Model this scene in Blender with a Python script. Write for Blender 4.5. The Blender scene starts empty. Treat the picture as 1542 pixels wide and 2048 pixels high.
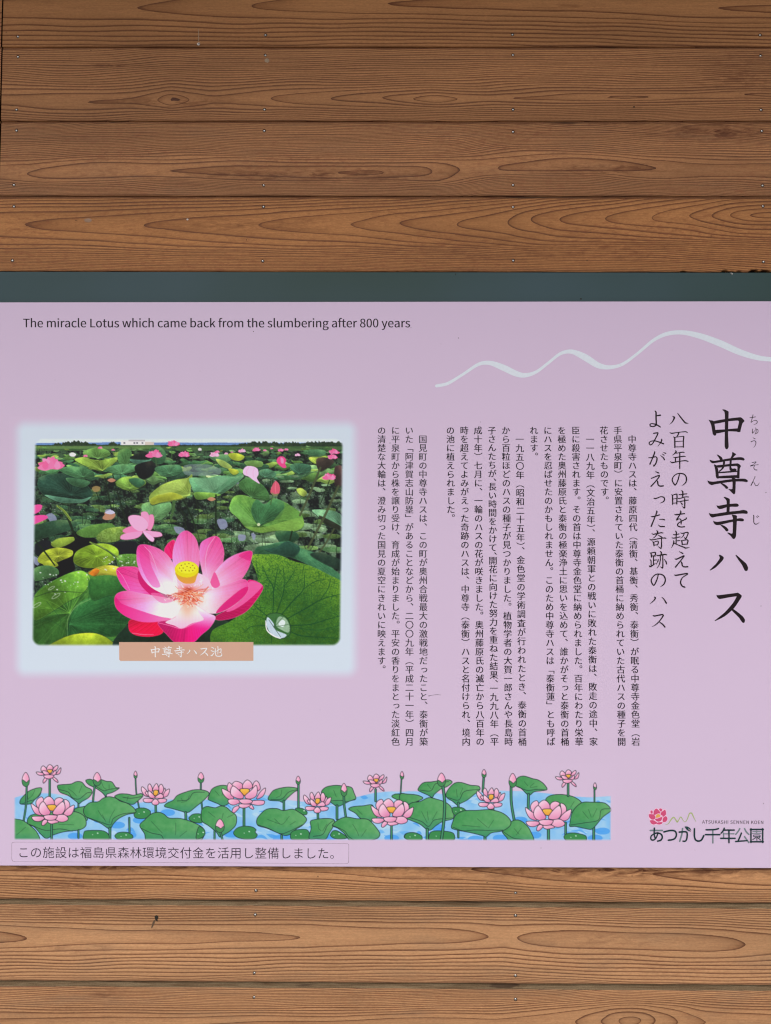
import bpy, bmesh, math, random
import numpy as np
from mathutils import Matrix, Vector

# ------------------------------------------------------------------ camera, world, light
scene = bpy.context.scene
col = scene.collection
FPX, CX, CY = 1500.0, 771.0, 1024.0
CAM = dict(a=-0.04181, b=0.00514, c=0.00297, D=1.34204, x0=0.00478, z0=-0.0357)

def _rot(a, b, c):
    ca, sa, cb, sb, cc, sc = math.cos(a), math.sin(a), math.cos(b), math.sin(b), math.cos(c), math.sin(c)
    Rx = np.array([[1, 0, 0], [0, ca, -sa], [0, sa, ca]])
    Ry = np.array([[cb, 0, sb], [0, 1, 0], [-sb, 0, cb]])
    Rz = np.array([[cc, -sc, 0], [sc, cc, 0], [0, 0, 1]])
    return Rz @ Ry @ Rx

RM = _rot(CAM['a'], CAM['b'], CAM['c'])
cam_data = bpy.data.cameras.new('camera')
cam = bpy.data.objects.new('camera', cam_data)
col.objects.link(cam)
cam_data.sensor_fit = 'VERTICAL'
cam_data.sensor_height = 24.0
cam_data.sensor_width = 18.07
cam_data.lens = FPX / 2048.0 * 24.0
cam_data.clip_start = 0.01
cam_data.clip_end = 200.0
r, d, f = RM[0], RM[1], RM[2]
Rt = Vector((r[0], r[2], -r[1]))
Dn = Vector((d[0], d[2], -d[1]))
Fw = Vector((f[0], f[2], -f[1]))
M = Matrix.Identity(4)
for i in range(3):
    M[i][0] = Rt[i]
    M[i][1] = -Dn[i]
    M[i][2] = -Fw[i]
M[0][3], M[1][3], M[2][3] = CAM['x0'], -CAM['D'], CAM['z0']
cam.matrix_world = M
scene.camera = cam

world = bpy.data.worlds.new('World')
scene.world = world
world.use_nodes = True
wn = world.node_tree.nodes
wn.clear()
sky = wn.new('ShaderNodeTexSky')
sky.sky_type = 'NISHITA'
sky.sun_disc = False
SUN_EL, SUN_AZ = math.radians(46), math.radians(195)
sky.sun_elevation = SUN_EL
sky.sun_rotation = SUN_AZ
sky.air_density = 1.0
sky.dust_density = 3.0
sky.ozone_density = 1.0
bg = wn.new('ShaderNodeBackground')
bg.inputs['Strength'].default_value = 0.12
wo = wn.new('ShaderNodeOutputWorld')
world.node_tree.links.new(sky.outputs[0], bg.inputs[0])
world.node_tree.links.new(bg.outputs[0], wo.inputs[0])

sun_data = bpy.data.lights.new('sun', 'SUN')
sun_data.energy = 0.9
sun_data.angle = math.radians(35)
sun_data.color = (1.0, 0.97, 0.93)
sun = bpy.data.objects.new('sun', sun_data)
col.objects.link(sun)
# direction towards the sun (the sky's sun_rotation is measured from +Y, clockwise)
sd = Vector((math.sin(SUN_AZ) * math.cos(SUN_EL), math.cos(SUN_AZ) * math.cos(SUN_EL), math.sin(SUN_EL)))
sun.rotation_euler = sd.to_track_quat('Z', 'Y').to_euler()
sun.location = sd * 5

scene.view_settings.view_transform = 'Standard'
scene.view_settings.look = 'None'
scene.view_settings.gamma = 1.0
scene.cycles.filter_width = 1.2
scene.view_settings.exposure = 0.28

# ------------------------------------------------------------------ helpers
def PX(px, py, depth=0.0):
    """photo pixel -> point on the plane y = -depth (vectorised)."""
    px = np.asarray(px, float); py = np.asarray(py, float)
    vx, vy = (px - CX) / FPX, (py - CY) / FPX
    wx = RM[0][0] * vx + RM[1][0] * vy + RM[2][0]
    wy = RM[0][1] * vx + RM[1][1] * vy + RM[2][1]
    wz = RM[0][2] * vx + RM[1][2] * vy + RM[2][2]
    t = (CAM['D'] - depth) / wz
    return CAM['x0'] + wx * t, np.full_like(wx, -depth), CAM['z0'] - wy * t

def PROJ(X, Z, depth=0.0):
    vx, vy, vz = X - CAM['x0'], -(Z - CAM['z0']), CAM['D'] - depth
    a = RM[0][0] * vx + RM[0][1] * vy + RM[0][2] * vz
    b = RM[1][0] * vx + RM[1][1] * vy + RM[1][2] * vz
    c = RM[2][0] * vx + RM[2][1] * vy + RM[2][2] * vz
    return CX + FPX * a / c, CY + FPX * b / c

def lin(c):
    c = np.asarray(c, float) / 255.0
    return np.where(c <= 0.04045, c / 12.92, ((c + 0.055) / 1.055) ** 2.4)

# what a white surface would show at the middle of the sign; print colours are read off the photo and divided by it
ILL = np.array([0.93, 0.93, 0.89])
def alb(c, ill=None):
    return tuple(np.clip(lin(c) / (ILL if ill is None else ill), 0, 0.95)) + (1.0,)

def link(o, parent=None):
    col.objects.link(o)
    if parent is not None:
        o.parent = parent
    return o

def new_obj(name, me, m=None, parent=None):
    o = bpy.data.objects.new(name, me)
    if m is not None:
        for k in (m if isinstance(m, (list, tuple)) else [m]):
            me.materials.append(k)
    return link(o, parent)

def empty(name, loc, label, cat):
    o = bpy.data.objects.new(name, None)
    o.empty_display_size = 0.05
    col.objects.link(o)
    o['label'] = label
    o['category'] = cat
    return o

def box_mesh(name, x0, x1, y0, y1, z0, z1, bevel=0.0):
    bm = bmesh.new()
    bmesh.ops.create_cube(bm, size=1.0)
    for v in bm.verts:
        v.co = Vector((x0 + (v.co.x + .5) * (x1 - x0), y0 + (v.co.y + .5) * (y1 - y0), z0 + (v.co.z + .5) * (z1 - z0)))
    if bevel:
        bmesh.ops.bevel(bm, geom=bm.edges[:], offset=bevel, segments=2, affect='EDGES')
    me = bpy.data.meshes.new(name)
    bm.to_mesh(me); bm.free()
    return me

def grid_mesh(name, X, Y, Z):
    """X, Y, Z: (rows, cols) arrays, quads facing -Y when rows go down and columns go right."""
    h, w = X.shape
    me = bpy.data.meshes.new(name)
    co = np.stack([X, Y, Z], -1).reshape(-1, 3).astype(np.float32)
    me.vertices.add(len(co)); me.vertices.foreach_set('co', co.ravel())
    idx = np.arange(h * w).reshape(h, w)
    q = np.stack([idx[:-1, :-1], idx[1:, :-1], idx[1:, 1:], idx[:-1, 1:]], -1).reshape(-1, 4)
    n = len(q)
    me.loops.add(n * 4); me.loops.foreach_set('vertex_index', q.ravel().astype(np.int32))
    me.polygons.add(n)
    me.polygons.foreach_set('loop_start', (np.arange(n) * 4).astype(np.int32))
    me.update(calc_edges=True)
    return me

# ------------------------------------------------------------------ materials
def base_mat(name, rough=0.5, spec=0.5, metallic=0.0):
    m = bpy.data.materials.new(name)
    m.use_nodes = True
    nt = m.node_tree
    b = nt.nodes['Principled BSDF']
    b.inputs['Roughness'].default_value = rough
    b.inputs['Specular IOR Level'].default_value = spec
    b.inputs['Metallic'].default_value = metallic
    return m, nt, b

class NT:
    def __init__(s, nt): s.nt = nt
    def n(s, t, **kw):
        x = s.nt.nodes.new(t)
        for k, v in kw.items(): setattr(x, k, v)
        return x
    def put(s, sock, v):
        if isinstance(v, bpy.types.NodeSocket): s.nt.links.new(v, sock)
        else: sock.default_value = v
    def math(s, op, a, b=0.0, c=None, clamp=False):
        x = s.n('ShaderNodeMath', operation=op, use_clamp=clamp)
        s.put(x.inputs[0], a); s.put(x.inputs[1], b)
        if c is not None: s.put(x.inputs[2], c)
        return x.outputs[0]
    def mix(s, f, a, b, mode='MIX'):
        x = s.n('ShaderNodeMix', data_type='RGBA', blend_type=mode)
        s.put(x.inputs[0], f); s.put(x.inputs[6], a); s.put(x.inputs[7], b)
        return x.outputs[2]
    def pos(s, scale, loc=(0, 0, 0)):
        t = s.n('ShaderNodeTexCoord'); m = s.n('ShaderNodeMapping')
        s.nt.links.new(t.outputs['Object'], m.inputs[0])
        m.inputs['Scale'].default_value = scale; m.inputs['Location'].default_value = loc
        return m.outputs[0]
    def noise(s, vec, scale=1.0, detail=2.0, rough=0.5, dist=0.0):
        x = s.n('ShaderNodeTexNoise')
        s.put(x.inputs['Vector'], vec); x.inputs['Scale'].default_value = scale
        x.inputs['Detail'].default_value = detail; x.inputs['Roughness'].default_value = rough
        x.inputs['Distortion'].default_value = dist
        return x.outputs['Fac']
    def ramp(s, v, stops):
        x = s.n('ShaderNodeValToRGB')
        el = x.color_ramp.elements
        while len(el) < len(stops): el.new(0.5)
        for e, (p, c) in zip(el, stops):
            e.position = p
            e.color = (c, c, c, 1) if isinstance(c, (int, float)) else c
        s.put(x.inputs[0], v)
        return x.outputs[0]
    def remap(s, v, a, b, c, d):
        x = s.n('ShaderNodeMapRange')
        s.put(x.inputs[0], v)
        for i, q in zip((1, 2, 3, 4), (a, b, c, d)): x.inputs[i].default_value = q
        return x.outputs[0]

def wood_mat(name, early, late, red, red_amt, seed, line=0.85, grey=0.0, pale=0.0):
    m, nt, b = base_mat(name, 0.62, 0.28)
    N = NT(nt)
    at = N.n('ShaderNodeAttribute', attribute_name='ring').outputs['Fac']
    lwa = N.n('ShaderNodeAttribute', attribute_name='line_width').outputs['Fac']
    wob = N.noise(N.pos((14, 14, 150), (seed, 0, seed)), 1.0, 3.0, 0.6)
    wob2 = N.noise(N.pos((160, 160, 700), (seed * 2, 0, 0)), 1.0, 2.0, 0.6)
    r1 = N.math('MULTIPLY_ADD', N.math('SUBTRACT', wob, 0.5), N.math('MULTIPLY', lwa, 0.6), at)
    r1 = N.math('MULTIPLY_ADD', N.math('SUBTRACT', wob2, 0.5), N.math('MULTIPLY', lwa, 0.3), r1)
    p = N.math('FRACT', r1)
    lw = N.n('ShaderNodeAttribute', attribute_name='line_width').outputs['Fac']
    wnz = N.n('ShaderNodeTexWhiteNoise', noise_dimensions='1D')
    N.put(wnz.inputs['W'], N.math('FLOOR', r1))
    lw = N.math('MULTIPLY', lw, N.remap(wnz.outputs['Value'], 0, 1, 0.65, 1.35))
    q = N.math('DIVIDE', N.math('SUBTRACT', N.math('ADD', p, lw), 1.0), lw, clamp=True)
    q = N.math('POWER', q, 0.8)
    shn = N.noise(N.pos((6, 6, 60), (seed * 4, 0, 1)), 1.0, 3.0)
    sh = N.math('MULTIPLY', N.math('POWER', p, 3.5), N.remap(shn, 0.3, 0.7, 0.35, 0.95), clamp=True)
    wn2 = N.n('ShaderNodeTexWhiteNoise', noise_dimensions='1D')
    N.put(wn2.inputs['W'], N.math('MULTIPLY_ADD', N.math('FLOOR', r1), 1.7, 3.3))
    lat = N.math('MULTIPLY', q, N.remap(wn2.outputs['Value'], 0, 1, 0.82, 1.05), clamp=True)
    early = N.mix(sh, early, (early[0] * .30 + late[0] * .70, early[1] * .26 + late[1] * .74, early[2] * .22 + late[2] * .78, 1))
    # the line fades and returns along its length
    fade = N.noise(N.pos((5, 5, 30), (0, 0, seed * 3)), 1.0, 3.0)
    lat = N.math('MULTIPLY', lat, N.remap(fade, 0.25, 0.7, 0.82, 1.05), clamp=True)
    c = N.mix(N.math('MULTIPLY', lat, line), early, late)
    # broad tone drift
    broad = N.noise(N.pos((1.6, 1.6, 14), (seed * 5, 0, 0)), 1.0, 3.0)
    c = N.mix(1.0, c, N.ramp(broad, [(0.25, 0.76), (0.75, 1.18)]), 'MULTIPLY')
    # reddish stain marks between the lines
    mt = N.noise(N.pos((60, 60, 190), (seed * 7, 0, 3)), 1.0, 4.0, 0.65, 0.6)
    mt2 = N.noise(N.pos((4, 4, 16), (seed, 0, 9)), 1.0, 2.0)
    mk = N.math('MULTIPLY', N.remap(mt, 0.46, 0.66, 0, 1), N.remap(mt2, 0.35, 0.65, 0.25, 1.0), clamp=True)
    c = N.mix(N.math('MULTIPLY', mk, red_amt), c, red)
    # long fibres and pores
    fib = N.noise(N.pos((14, 14, 520), (seed, 0, 0)), 1.0, 3.0, 0.75)
    c = N.mix(1.0, c, N.ramp(fib, [(0.3, 0.82), (0.7, 1.14)]), 'MULTIPLY')
    gr = N.noise(N.pos((170, 170, 420), (0, 0, seed)), 1.0, 3.0, 0.75)
    c = N.mix(1.0, c, N.ramp(gr, [(0.3, 0.86), (0.7, 1.13)]), 'MULTIPLY')
    # small light scuffs
    sc = N.noise(N.pos((35, 35, 120), (seed * 11, 0, 0)), 1.0, 5.0, 0.75)
    c = N.mix(N.math('MULTIPLY', N.remap(sc, 0.68, 0.76, 0, 1), 0.22), c, (0.55, 0.42, 0.30, 1))
    if grey:
        ga = N.noise(N.pos((7, 7, 40), (seed * 13, 0, 0)), 1.0, 4.0, 0.6)
        c = N.mix(N.math('MULTIPLY', N.remap(ga, 0.5, 0.75, 0, 1), grey), c, (0.17, 0.14, 0.10, 1))
    ed = N.n('ShaderNodeAttribute', attribute_name='rim').outputs['Fac']
    c = N.mix(N.math('MULTIPLY', ed, 0.75), c, (late[0] * .6, late[1] * .6, late[2] * .6, 1))
    stn = N.n('ShaderNodeAttribute', attribute_name='stain').outputs['Fac']
    sn = N.noise(N.pos((26, 26, 130), (seed * 2, 0, 5)), 1.0, 4.0, 0.65, 1.0)
    c = N.mix(N.math('MULTIPLY', stn, N.remap(sn, 0.4, 0.62, 0.0, 1.0), clamp=True), c, (late[0] * 1.1, late[1] * 1.0, late[2] * 1.0, 1))
    nt.links.new(c, b.inputs['Base Color'])
    h = N.math('MULTIPLY_ADD', lat, 0.6, N.math('MULTIPLY', fib, 0.5))
    h = N.math('MULTIPLY_ADD', gr, 0.35, h)
    bp = N.n('ShaderNodeBump')
    bp.inputs['Strength'].default_value = 0.45
    bp.inputs['Distance'].default_value = 0.0006
    nt.links.new(h, bp.inputs['Height'])
    nt.links.new(bp.outputs[0], b.inputs['Normal'])
    nt.links.new(N.remap(lat, 0, 1, 0.68, 0.5), b.inputs['Roughness'])
    return m

def weathered_mat(name, c1, c2, seed):
    m, nt, b = base_mat(name, 0.8, 0.2)
    N = NT(nt)
    a = N.noise(N.pos((9, 60, 300), (seed, 0, 0)), 1.0, 4.0, 0.65, 1.5)
    g = N.noise(N.pos((500, 900, 900), (seed, 0, 0)), 1.0, 3.0, 0.7)
    s = N.noise(N.pos((3.5, 20, 60), (seed * 3, 0, 0)), 1.0, 3.0, 0.6, 0.8)
    c = N.mix(N.remap(a, 0.35, 0.65, 0, 1), c1, c2)
    c = N.mix(1.0, c, N.ramp(g, [(0.3, 0.7), (0.7, 1.3)]), 'MULTIPLY')
    c = N.mix(N.remap(s, 0.60, 0.64, 0, 0.8), c, (0.055, 0.03, 0.018, 1))
    nt.links.new(c, b.inputs['Base Color'])
    bp = N.n('ShaderNodeBump'); bp.inputs['Distance'].default_value = 0.0008; bp.inputs['Strength'].default_value = 0.6
    nt.links.new(g, bp.inputs['Height']); nt.links.new(bp.outputs[0], b.inputs['Normal'])
    return m

def flat_mat(name, c, rough=0.45, spec=0.4, var=0.05, scale=30.0):
    m, nt, b = base_mat(name, rough, spec)
    N = NT(nt)
    a = N.noise(N.pos((1, 1, 1)), scale, 4.0, 0.6)
    nt.links.new(N.mix(1.0, c, N.ramp(a, [(0.3, 1 - var), (0.7, 1.0)]), 'MULTIPLY'), b.inputs['Base Color'])
    return m

SIGN_ROUGH, SIGN_SPEC = 0.45, 0.22
PINK = np.array(lin((214, 193.5, 215))) / ILL
def print_mat(name):
    """print laid on the sign: ink colour from the mesh's colour attribute."""
    m, nt, b = base_mat(name, SIGN_ROUGH, SIGN_SPEC)
    N = NT(nt)
    at = N.n('ShaderNodeAttribute', attribute_name='ink').outputs['Color']
    a = N.noise(N.pos((1, 1, 1)), 900.0, 2.0, 0.6)
    nt.links.new(N.mix(1.0, at, N.ramp(a, [(0.3, 0.985), (0.7, 1.0)]), 'MULTIPLY'), b.inputs['Base Color'])
    return m

ADDED_EAVE = 1.3
# ------------------------------------------------------------------ the timber wall
PITCH, Z_TOP = 0.13995, 0.87695          # board pitch; height of the first seam below the top edge of the photo
def seam(k): return Z_TOP - PITCH * k

def tab(v, t):
    t = np.array(t, float)
    # linear inside, extrapolate with the last slope
    out = np.interp(v, t[:, 0], t[:, 1])
    s = (t[-1, 1] - t[-2, 1]) / (t[-1, 0] - t[-2, 0])
    return np.where(v > t[-1, 0], t[-1, 1] + s * (v - t[-1, 0]), out)

def hermite(x, t):
    """monotone-ish smooth interpolation through (x, value) pairs."""
    t = np.array(t, float); X, Y = t[:, 0], t[:, 1]
    m = np.gradient(Y, X)
    for i in range(1, len(X) - 1):
        a, b_ = (Y[i] - Y[i - 1]) / (X[i] - X[i - 1]), (Y[i + 1] - Y[i]) / (X[i + 1] - X[i])
        m[i] = 0 if a * b_ <= 0 else 2 * a * b_ / (a + b_)
    x = np.clip(x, X[0], X[-1])
    i = np.clip(np.searchsorted(X, x) - 1, 0, len(X) - 2)
    h = X[i + 1] - X[i]; u = (x - X[i]) / h
    return ((2*u**3 - 3*u**2 + 1) * Y[i] + (u**3 - 2*u**2 + u) * h * m[i] + (-2*u**3 + 3*u**2) * Y[i + 1] + (u**3 - u**2) * h * m[i + 1])

def soft2d(x, y, seed, lx, ly, n=9):
    rg = np.random.RandomState(seed)
    o = np.zeros_like(x)
    for _ in range(n):
        o += np.sin(x * 6.283 / (lx * rg.uniform(.5, 2.0)) + rg.uniform(0, 6.28) + 0.7 * np.sin(y * 6.283 / ly + rg.uniform(0, 6.28))) * np.cos(y * 6.283 / (ly * rg.uniform(.7, 2)) + rg.uniform(0, 6.28))
    return o / n ** .5

# D: growth-ring number along the heart line (photo x, ring); axis: photo y of the heart line; up/low: distance from it -> ring distance
BOARDS = {
 -1: dict(D=[(-60,6.7),(130,6.35),(272,6),(500,5),(771,4),(1100,3.5),(1436,3),(1600,2.6)], axis=[(0,18),(500,12),(771,6),(1200,10),(1436,17),(1600,18)],
          up=[(0,0),(20,2.6),(80,10)], low=[(0,0),(19,2.6),(34,4.6),(45,6.2),(55,7.6),(65,8.9),(74,10.2)], warp=1.6),
 0: dict(D=[(-60,6.7),(100,6.35),(178,6),(260,5.8),(318,5),(345,4.35),(378,5),(430,5.7),(490,5.4),(543,5),(660,4),(765,3),(828,2),(868,1.3),(915,2),(970,2.45),(1027,2),(1130,1.6),(1212,1),(1257,.7),(1302,1),(1380,1.6),(1484,1),(1540,.6),(1620,1.3)],
          axis=[(0,200),(178,205),(340,199),(543,198),(771,197),(905,198),(1027,195),(1257,195),(1484,190),(1600,192)],
          up=[(0,0),(10,2.0),(26,5.2),(40,8.3),(60,13.3),(106,25)], low=[(0,0),(10,2.2),(20,4.4),(34,8.3),(46,12)], warp=2.2),
 1: dict(D=[(-60,4.8),(0,4.5),(55,4),(90,3.6),(170,3.3),(230,3.25),(343,3),(480,2.6),(600,2.35),(740,1.8),(800,2.4),(865,3),(890,3.5),(922,4),(960,4.2),(1010,3.9),(1120,3.5),(1240,3.6),(1310,4),(1400,4.5),(1600,4.6)],
          axis=[(0,346),(55,348),(200,342),(343,341),(600,345),(865,345),(1000,334),(1150,330),(1310,339),(1600,345)],
          up=[(0,0),(14,1.9),(30,5.0),(45,9.3),(100,27)], low=[(0,0),(14,2.4),(24,5.5),(44,12.5)], warp=3.0),
 2: dict(D=[(-60,15.3),(48,15),(290,14),(514,13),(700,12),(799,11),(914,10),(1012,9),(1065,8),(1120,7),(1208,6),(1300,5),(1380,4),(1424,3),(1460,2),(1500,1.0),(1540,.4),(1600,.6)],
          axis=[(0,449),(300,450),(514,451),(700,448),(914,447),(1065,443),(1208,437),(1400,431),(1540,430),(1600,430)],
          up=[(0,0),(22,5),(33,7.6),(40,9.6),(56,14)], low=[(0,0),(22,5),(38,7.6),(47,9.6),(95,28)], xm=[(0,1),(800,.95),(1200,.8),(1540,.62)], warp=1.8),
 10: dict(D=[(-60,5.6),(200,5.3),(500,4.9),(800,4.3),(1100,3.6),(1300,3.0),(1500,2.2),(1600,2)], axis=[(0,1722),(500,1728),(900,1736),(1250,1748),(1600,1752)],
          up=[(0,0),(20,3),(60,12)], low=[(0,0),(14,1.6),(26,3.0),(36,5.2),(75,16)], warp=2.2),
 11: dict(D=[(-60,3.3),(0,3.7),(55,4),(110,4.25),(220,4.5),(330,4.55),(430,4.7),(600,5),(660,5.28),(771,5.4),(860,5.46),(930,5.68),(975,6),(1005,6.2),(1035,6),(1068,5.7),(1130,5.46),(1300,5.4),(1420,5.55),(1462,5.75),(1490,6),(1600,6.6)],
          axis=[(0,1874),(300,1875),(600,1873),(975,1873),(1100,1878),(1300,1884),(1490,1889),(1600,1890)],
          up=[(0,0),(22,3),(32,4.6),(52,9.7),(66,14.5)], low=[(0,0),(20,3),(32,4.8),(80,12.6),(95,18)], warp=2.0),
 12: dict(D=[(-60,5.7),(100,5.5),(400,4.7),(700,4.35),(916,4),(1000,4.55),(1090,4.4),(1150,4),(1200,3),(1258,1.6),(1310,3),(1360,4),(1415,5),(1600,5.6)],
          axis=[(0,2052),(500,2060),(916,2056),(1258,2042),(1600,2050)],
          up=[(0,0),(14,1.7),(30,4.2),(45,8),(78,18.5)], low=[(0,0),(30,4),(78,14)], warp=2.0),
}

STAINS = [(10,300,1733,500,9,1.0),(10,1250,1740,420,16,1.0),(10,800,1732,300,8,.8),(10,150,1770,90,14,.6),(11,120,1822,110,10,.5),(11,160,1897,60,8,.5),(11,1240,1880,160,14,.35),(0,215,131,50,2.5,1.2),(0,340,205,120,9,.7),(0,1480,150,90,40,.5),(1,1440,262,120,18,.9),(1,600,350,260,12,.8),(1,1220,338,150,12,.7),(1,1180,246,220,3,1.2),(2,480,450,160,16,.5),(2,1100,500,400,35,.45),(-1,1120,13,60,4,.6),(12,210,1985,30,14,.6),(12,300,1972,200,4,.5)]

def ring_field(k, px, py):
    B = BOARDS[k]
    w = B['warp']
    x = px + soft2d(px, py, 31 + k, 150, 90) * 5
    y = py + soft2d(px, py, 71 + k, 330, 70) * w
    ax = hermite(x, B['axis'])
    dy = y - ax
    u = np.where(dy < 0, tab(-dy, B['up']), tab(dy, B['low']))
    if 'xm' in B: u = u * np.interp(x, [a for a, _ in B['xm']], [b for _, b in B['xm']])
    Dv = hermite(x, B['D'])
    return np.sqrt(u * u + Dv * Dv)

def plank_mesh(name, k, xl, xr, other=False, step=0.0026, chip=None):
    """front face with the growth-ring number of every point, bevelled upper edge running back under the next board."""
    z0, z1 = seam(k + 1), seam(k)
    lip = 0.0006
    bev, bd = (0.0050, 0.0032) if k < 5 else (0.0098, 0.0095)
    zs = list(np.linspace(z1 - bev, z0 + 0.0022, 58)) + [z0 + 0.0010, z0 + 0.0002, z0]
    front_rows = len(zs)
    ys = [0.0] * 58 + [0.0004, 0.0012, 0.0090]
    zs = [z1 + 0.0035, z1 + 0.0004, z1 - bev * .5, z1 - bev * .96] + zs
    ys = [0.0128, bd, bd * .5, bd * .04] + ys
    n = max(6, int((xr - xl) / step))
    xs = np.linspace(xl, xr, n)
    X, Z = np.meshgrid(xs, zs)
    Y = np.repeat(np.array(ys)[:, None], n, 1)
    # the edges are a little uneven
    rg = np.random.RandomState(500 + k)
    wav = np.interp(xs, np.linspace(xl, xr, 90), rg.normal(0, 0.00022, 90))
    wav2 = np.interp(xs, np.linspace(xl, xr, 90), rg.normal(0, 0.00022, 90))
    Z[2:5] += wav; Z[-4:] += wav2
    if chip is not None:
        for (cx_, wd, dp) in chip:
            Z[-4:] += np.exp(-((xs - cx_) / wd) ** 4) * dp
    Y[3:-2] += soft2d(X[3:-2], Z[3:-2], 900 + k, 0.5, 0.1) * 0.00018
    me = grid_mesh(name, X, Y, Z)
    px, py = PROJ(X, Z)
    if other: px = 1542 - px * 1.7 - 300
    rf = ring_field(k, px, py)
    a = me.attributes.new('ring', 'FLOAT', 'POINT')
    a.data.foreach_set('value', rf.astype(np.float32).ravel())
    gx = np.gradient(rf, axis=1) / np.gradient(px, axis=1)
    gy = np.zeros_like(rf); gy[4:-3] = np.gradient(rf[4:-3], axis=0) / np.gradient(py[4:-3], axis=0)
    gy[:4] = gy[4]; gy[-3:] = gy[-4]
    lw = np.clip(3.2 * np.hypot(gx, gy), 0.05, 0.50)
    a = me.attributes.new('line_width', 'FLOAT', 'POINT')
    a.data.foreach_set('value', lw.astype(np.float32).ravel())
    stv = np.zeros_like(rf)
    for (kk_, sx_, sy_, wx_, wy_, am_) in STAINS:
        if kk_ == k: stv = np.maximum(stv, am_ * np.exp(-((px - sx_) / wx_) ** 2 - ((py - sy_) / wy_) ** 2))
    a = me.attributes.new('stain', 'FLOAT', 'POINT')
    a.data.foreach_set('value', stv.astype(np.float32).ravel())
    rim = np.clip(1 - (Z - z0) / 0.004, 0, 1) * (soft2d(X, Z * 0, 40 + k, 0.35, 1.0) * .5 + .5).clip(0, 1)
    a = me.attributes.new('rim', 'FLOAT', 'POINT')
    a.data.foreach_set('value', rim.astype(np.float32).ravel())
    # back of the board
    mi = np.zeros((X.shape[0] - 1, n - 1), np.int32)
    mi[:3] = 1
    me.polygons.foreach_set('material_index', mi.ravel())
    me.polygons.foreach_set('use_smooth', np.zeros(mi.size, bool))
    me.update()
    return me

wall = empty('timber_wall', (0, 0, 0), 'brown timber wall of wide horizontal nailed boards behind the pink sign', 'wall')
E1 = {  # early wood, late wood, red stain, amounts
 -1: ((136,94,58),(66,31,13),(110,64,40),0.22,1.0,0.0),
 0: ((144,101,65),(66,31,14),(112,68,44),0.32,1.0,0.0),
 1: ((148,104,68),(66,32,15),(112,65,43),0.55,1.0,0.15),
 2: ((156,107,64),(70,33,14),(116,66,40),0.60,1.0,0.0),
 10: ((190,140,96),(80,42,23),(140,84,54),0.35,1.0,0.22),
 11: ((190,143,101),(84,45,30),(154,102,70),0.32,1.0,0.22),
 12: ((186,138,96),(88,50,33),(146,94,64),0.35,1.0,0.28),
}
WILL = {-1: 0.52, 0: 0.56, 1: 0.60, 2: 0.68, 10: 0.95, 11: 0.95, 12: 0.95}
def L3(c, k): return tuple(np.clip(lin(c) / WILL[k], 0, 1)) + (1.0,)
wood, edge = {}, {}
for k, (e, l, rd, ra, ln, gy) in E1.items():
    wood[k] = wood_mat('cedar_board', L3(e, k), L3(l, k), L3(rd, k), ra, 3.7 * k + 41, ln, gy)
    if k < 5: edge[k] = weathered_mat('board_edge', L3((120, 84, 58), k), L3((84, 50, 30), k), k + 3)
    else: edge[k] = weathered_mat('weathered_edge', L3((128, 110, 84), k), L3((92, 72, 50), k), k + 3)

XR = 0.86
LEFT = {-1: 6.5, 0: 3.8, 1: 0.8, 2: -8.0, 10: -90, 11: -70, 12: -50}
nail_mat, nnt, nb = base_mat('steel_nail', 0.22, 0.5, 1.0)
NN = NT(nnt)
nz = NN.noise(NN.pos((1, 1, 1)), 900, 3)
nnt.links.new(NN.ramp(nz, [(0.3, (0.42, 0.40, 0.37, 1)), (0.7, (0.68, 0.66, 0.62, 1))]), nb.inputs['Base Color'])
hole_mat = flat_mat('nail_hole', (0.03, 0.018, 0.01, 1), 0.9, 0.1)
bm = bmesh.new()
NS = 1.08
prof = [(0.0, -0.00115), (0.0009, -0.00105), (0.0016, -0.0007), (0.00205, -0.0002), (0.0022, 0.0004)]
seg = 18
rings = []
for rr, yy in prof[1:]:
    rings.append([bm.verts.new((rr * math.cos(t * 2 * math.pi / seg), yy, rr * math.sin(t * 2 * math.pi / seg))) for t in range(seg)])
ctr = bm.verts.new((0, prof[0][1], 0))
for t in range(seg): bm.faces.new((ctr, rings[0][t], rings[0][(t + 1) % seg]))
for a_, b_ in zip(rings[:-1], rings[1:]):
    for t in range(seg): bm.faces.new((a_[t], b_[t], b_[(t + 1) % seg], a_[(t + 1) % seg]))
# the dark dent pressed into the wood around the head
r1 = [bm.verts.new((0.0022 * math.cos(t * 2 * math.pi / seg), -0.00022, 0.0022 * math.sin(t * 2 * math.pi / seg))) for t in range(seg)]
r2 = [bm.verts.new((0.0028 * math.cos(t * 2 * math.pi / seg), -0.00014, 0.0028 * math.sin(t * 2 * math.pi / seg))) for t in range(seg)]
for t in range(seg):
    fc = bm.faces.new((r1[t], r2[t], r2[(t + 1) % seg], r1[(t + 1) % seg])); fc.material_index = 1
bmesh.ops.recalc_face_normals(bm, faces=bm.faces[:])
for fc in bm.faces: fc.smooth = True
nail_me = bpy.data.meshes.new('nail'); bmesh.ops.scale(bm, vec=(NS, 1.1, NS), verts=bm.verts[:]); bm.to_mesh(nail_me); bm.free()
nail_me.materials.append(nail_mat); nail_me.materials.append(hole_mat)

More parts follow.
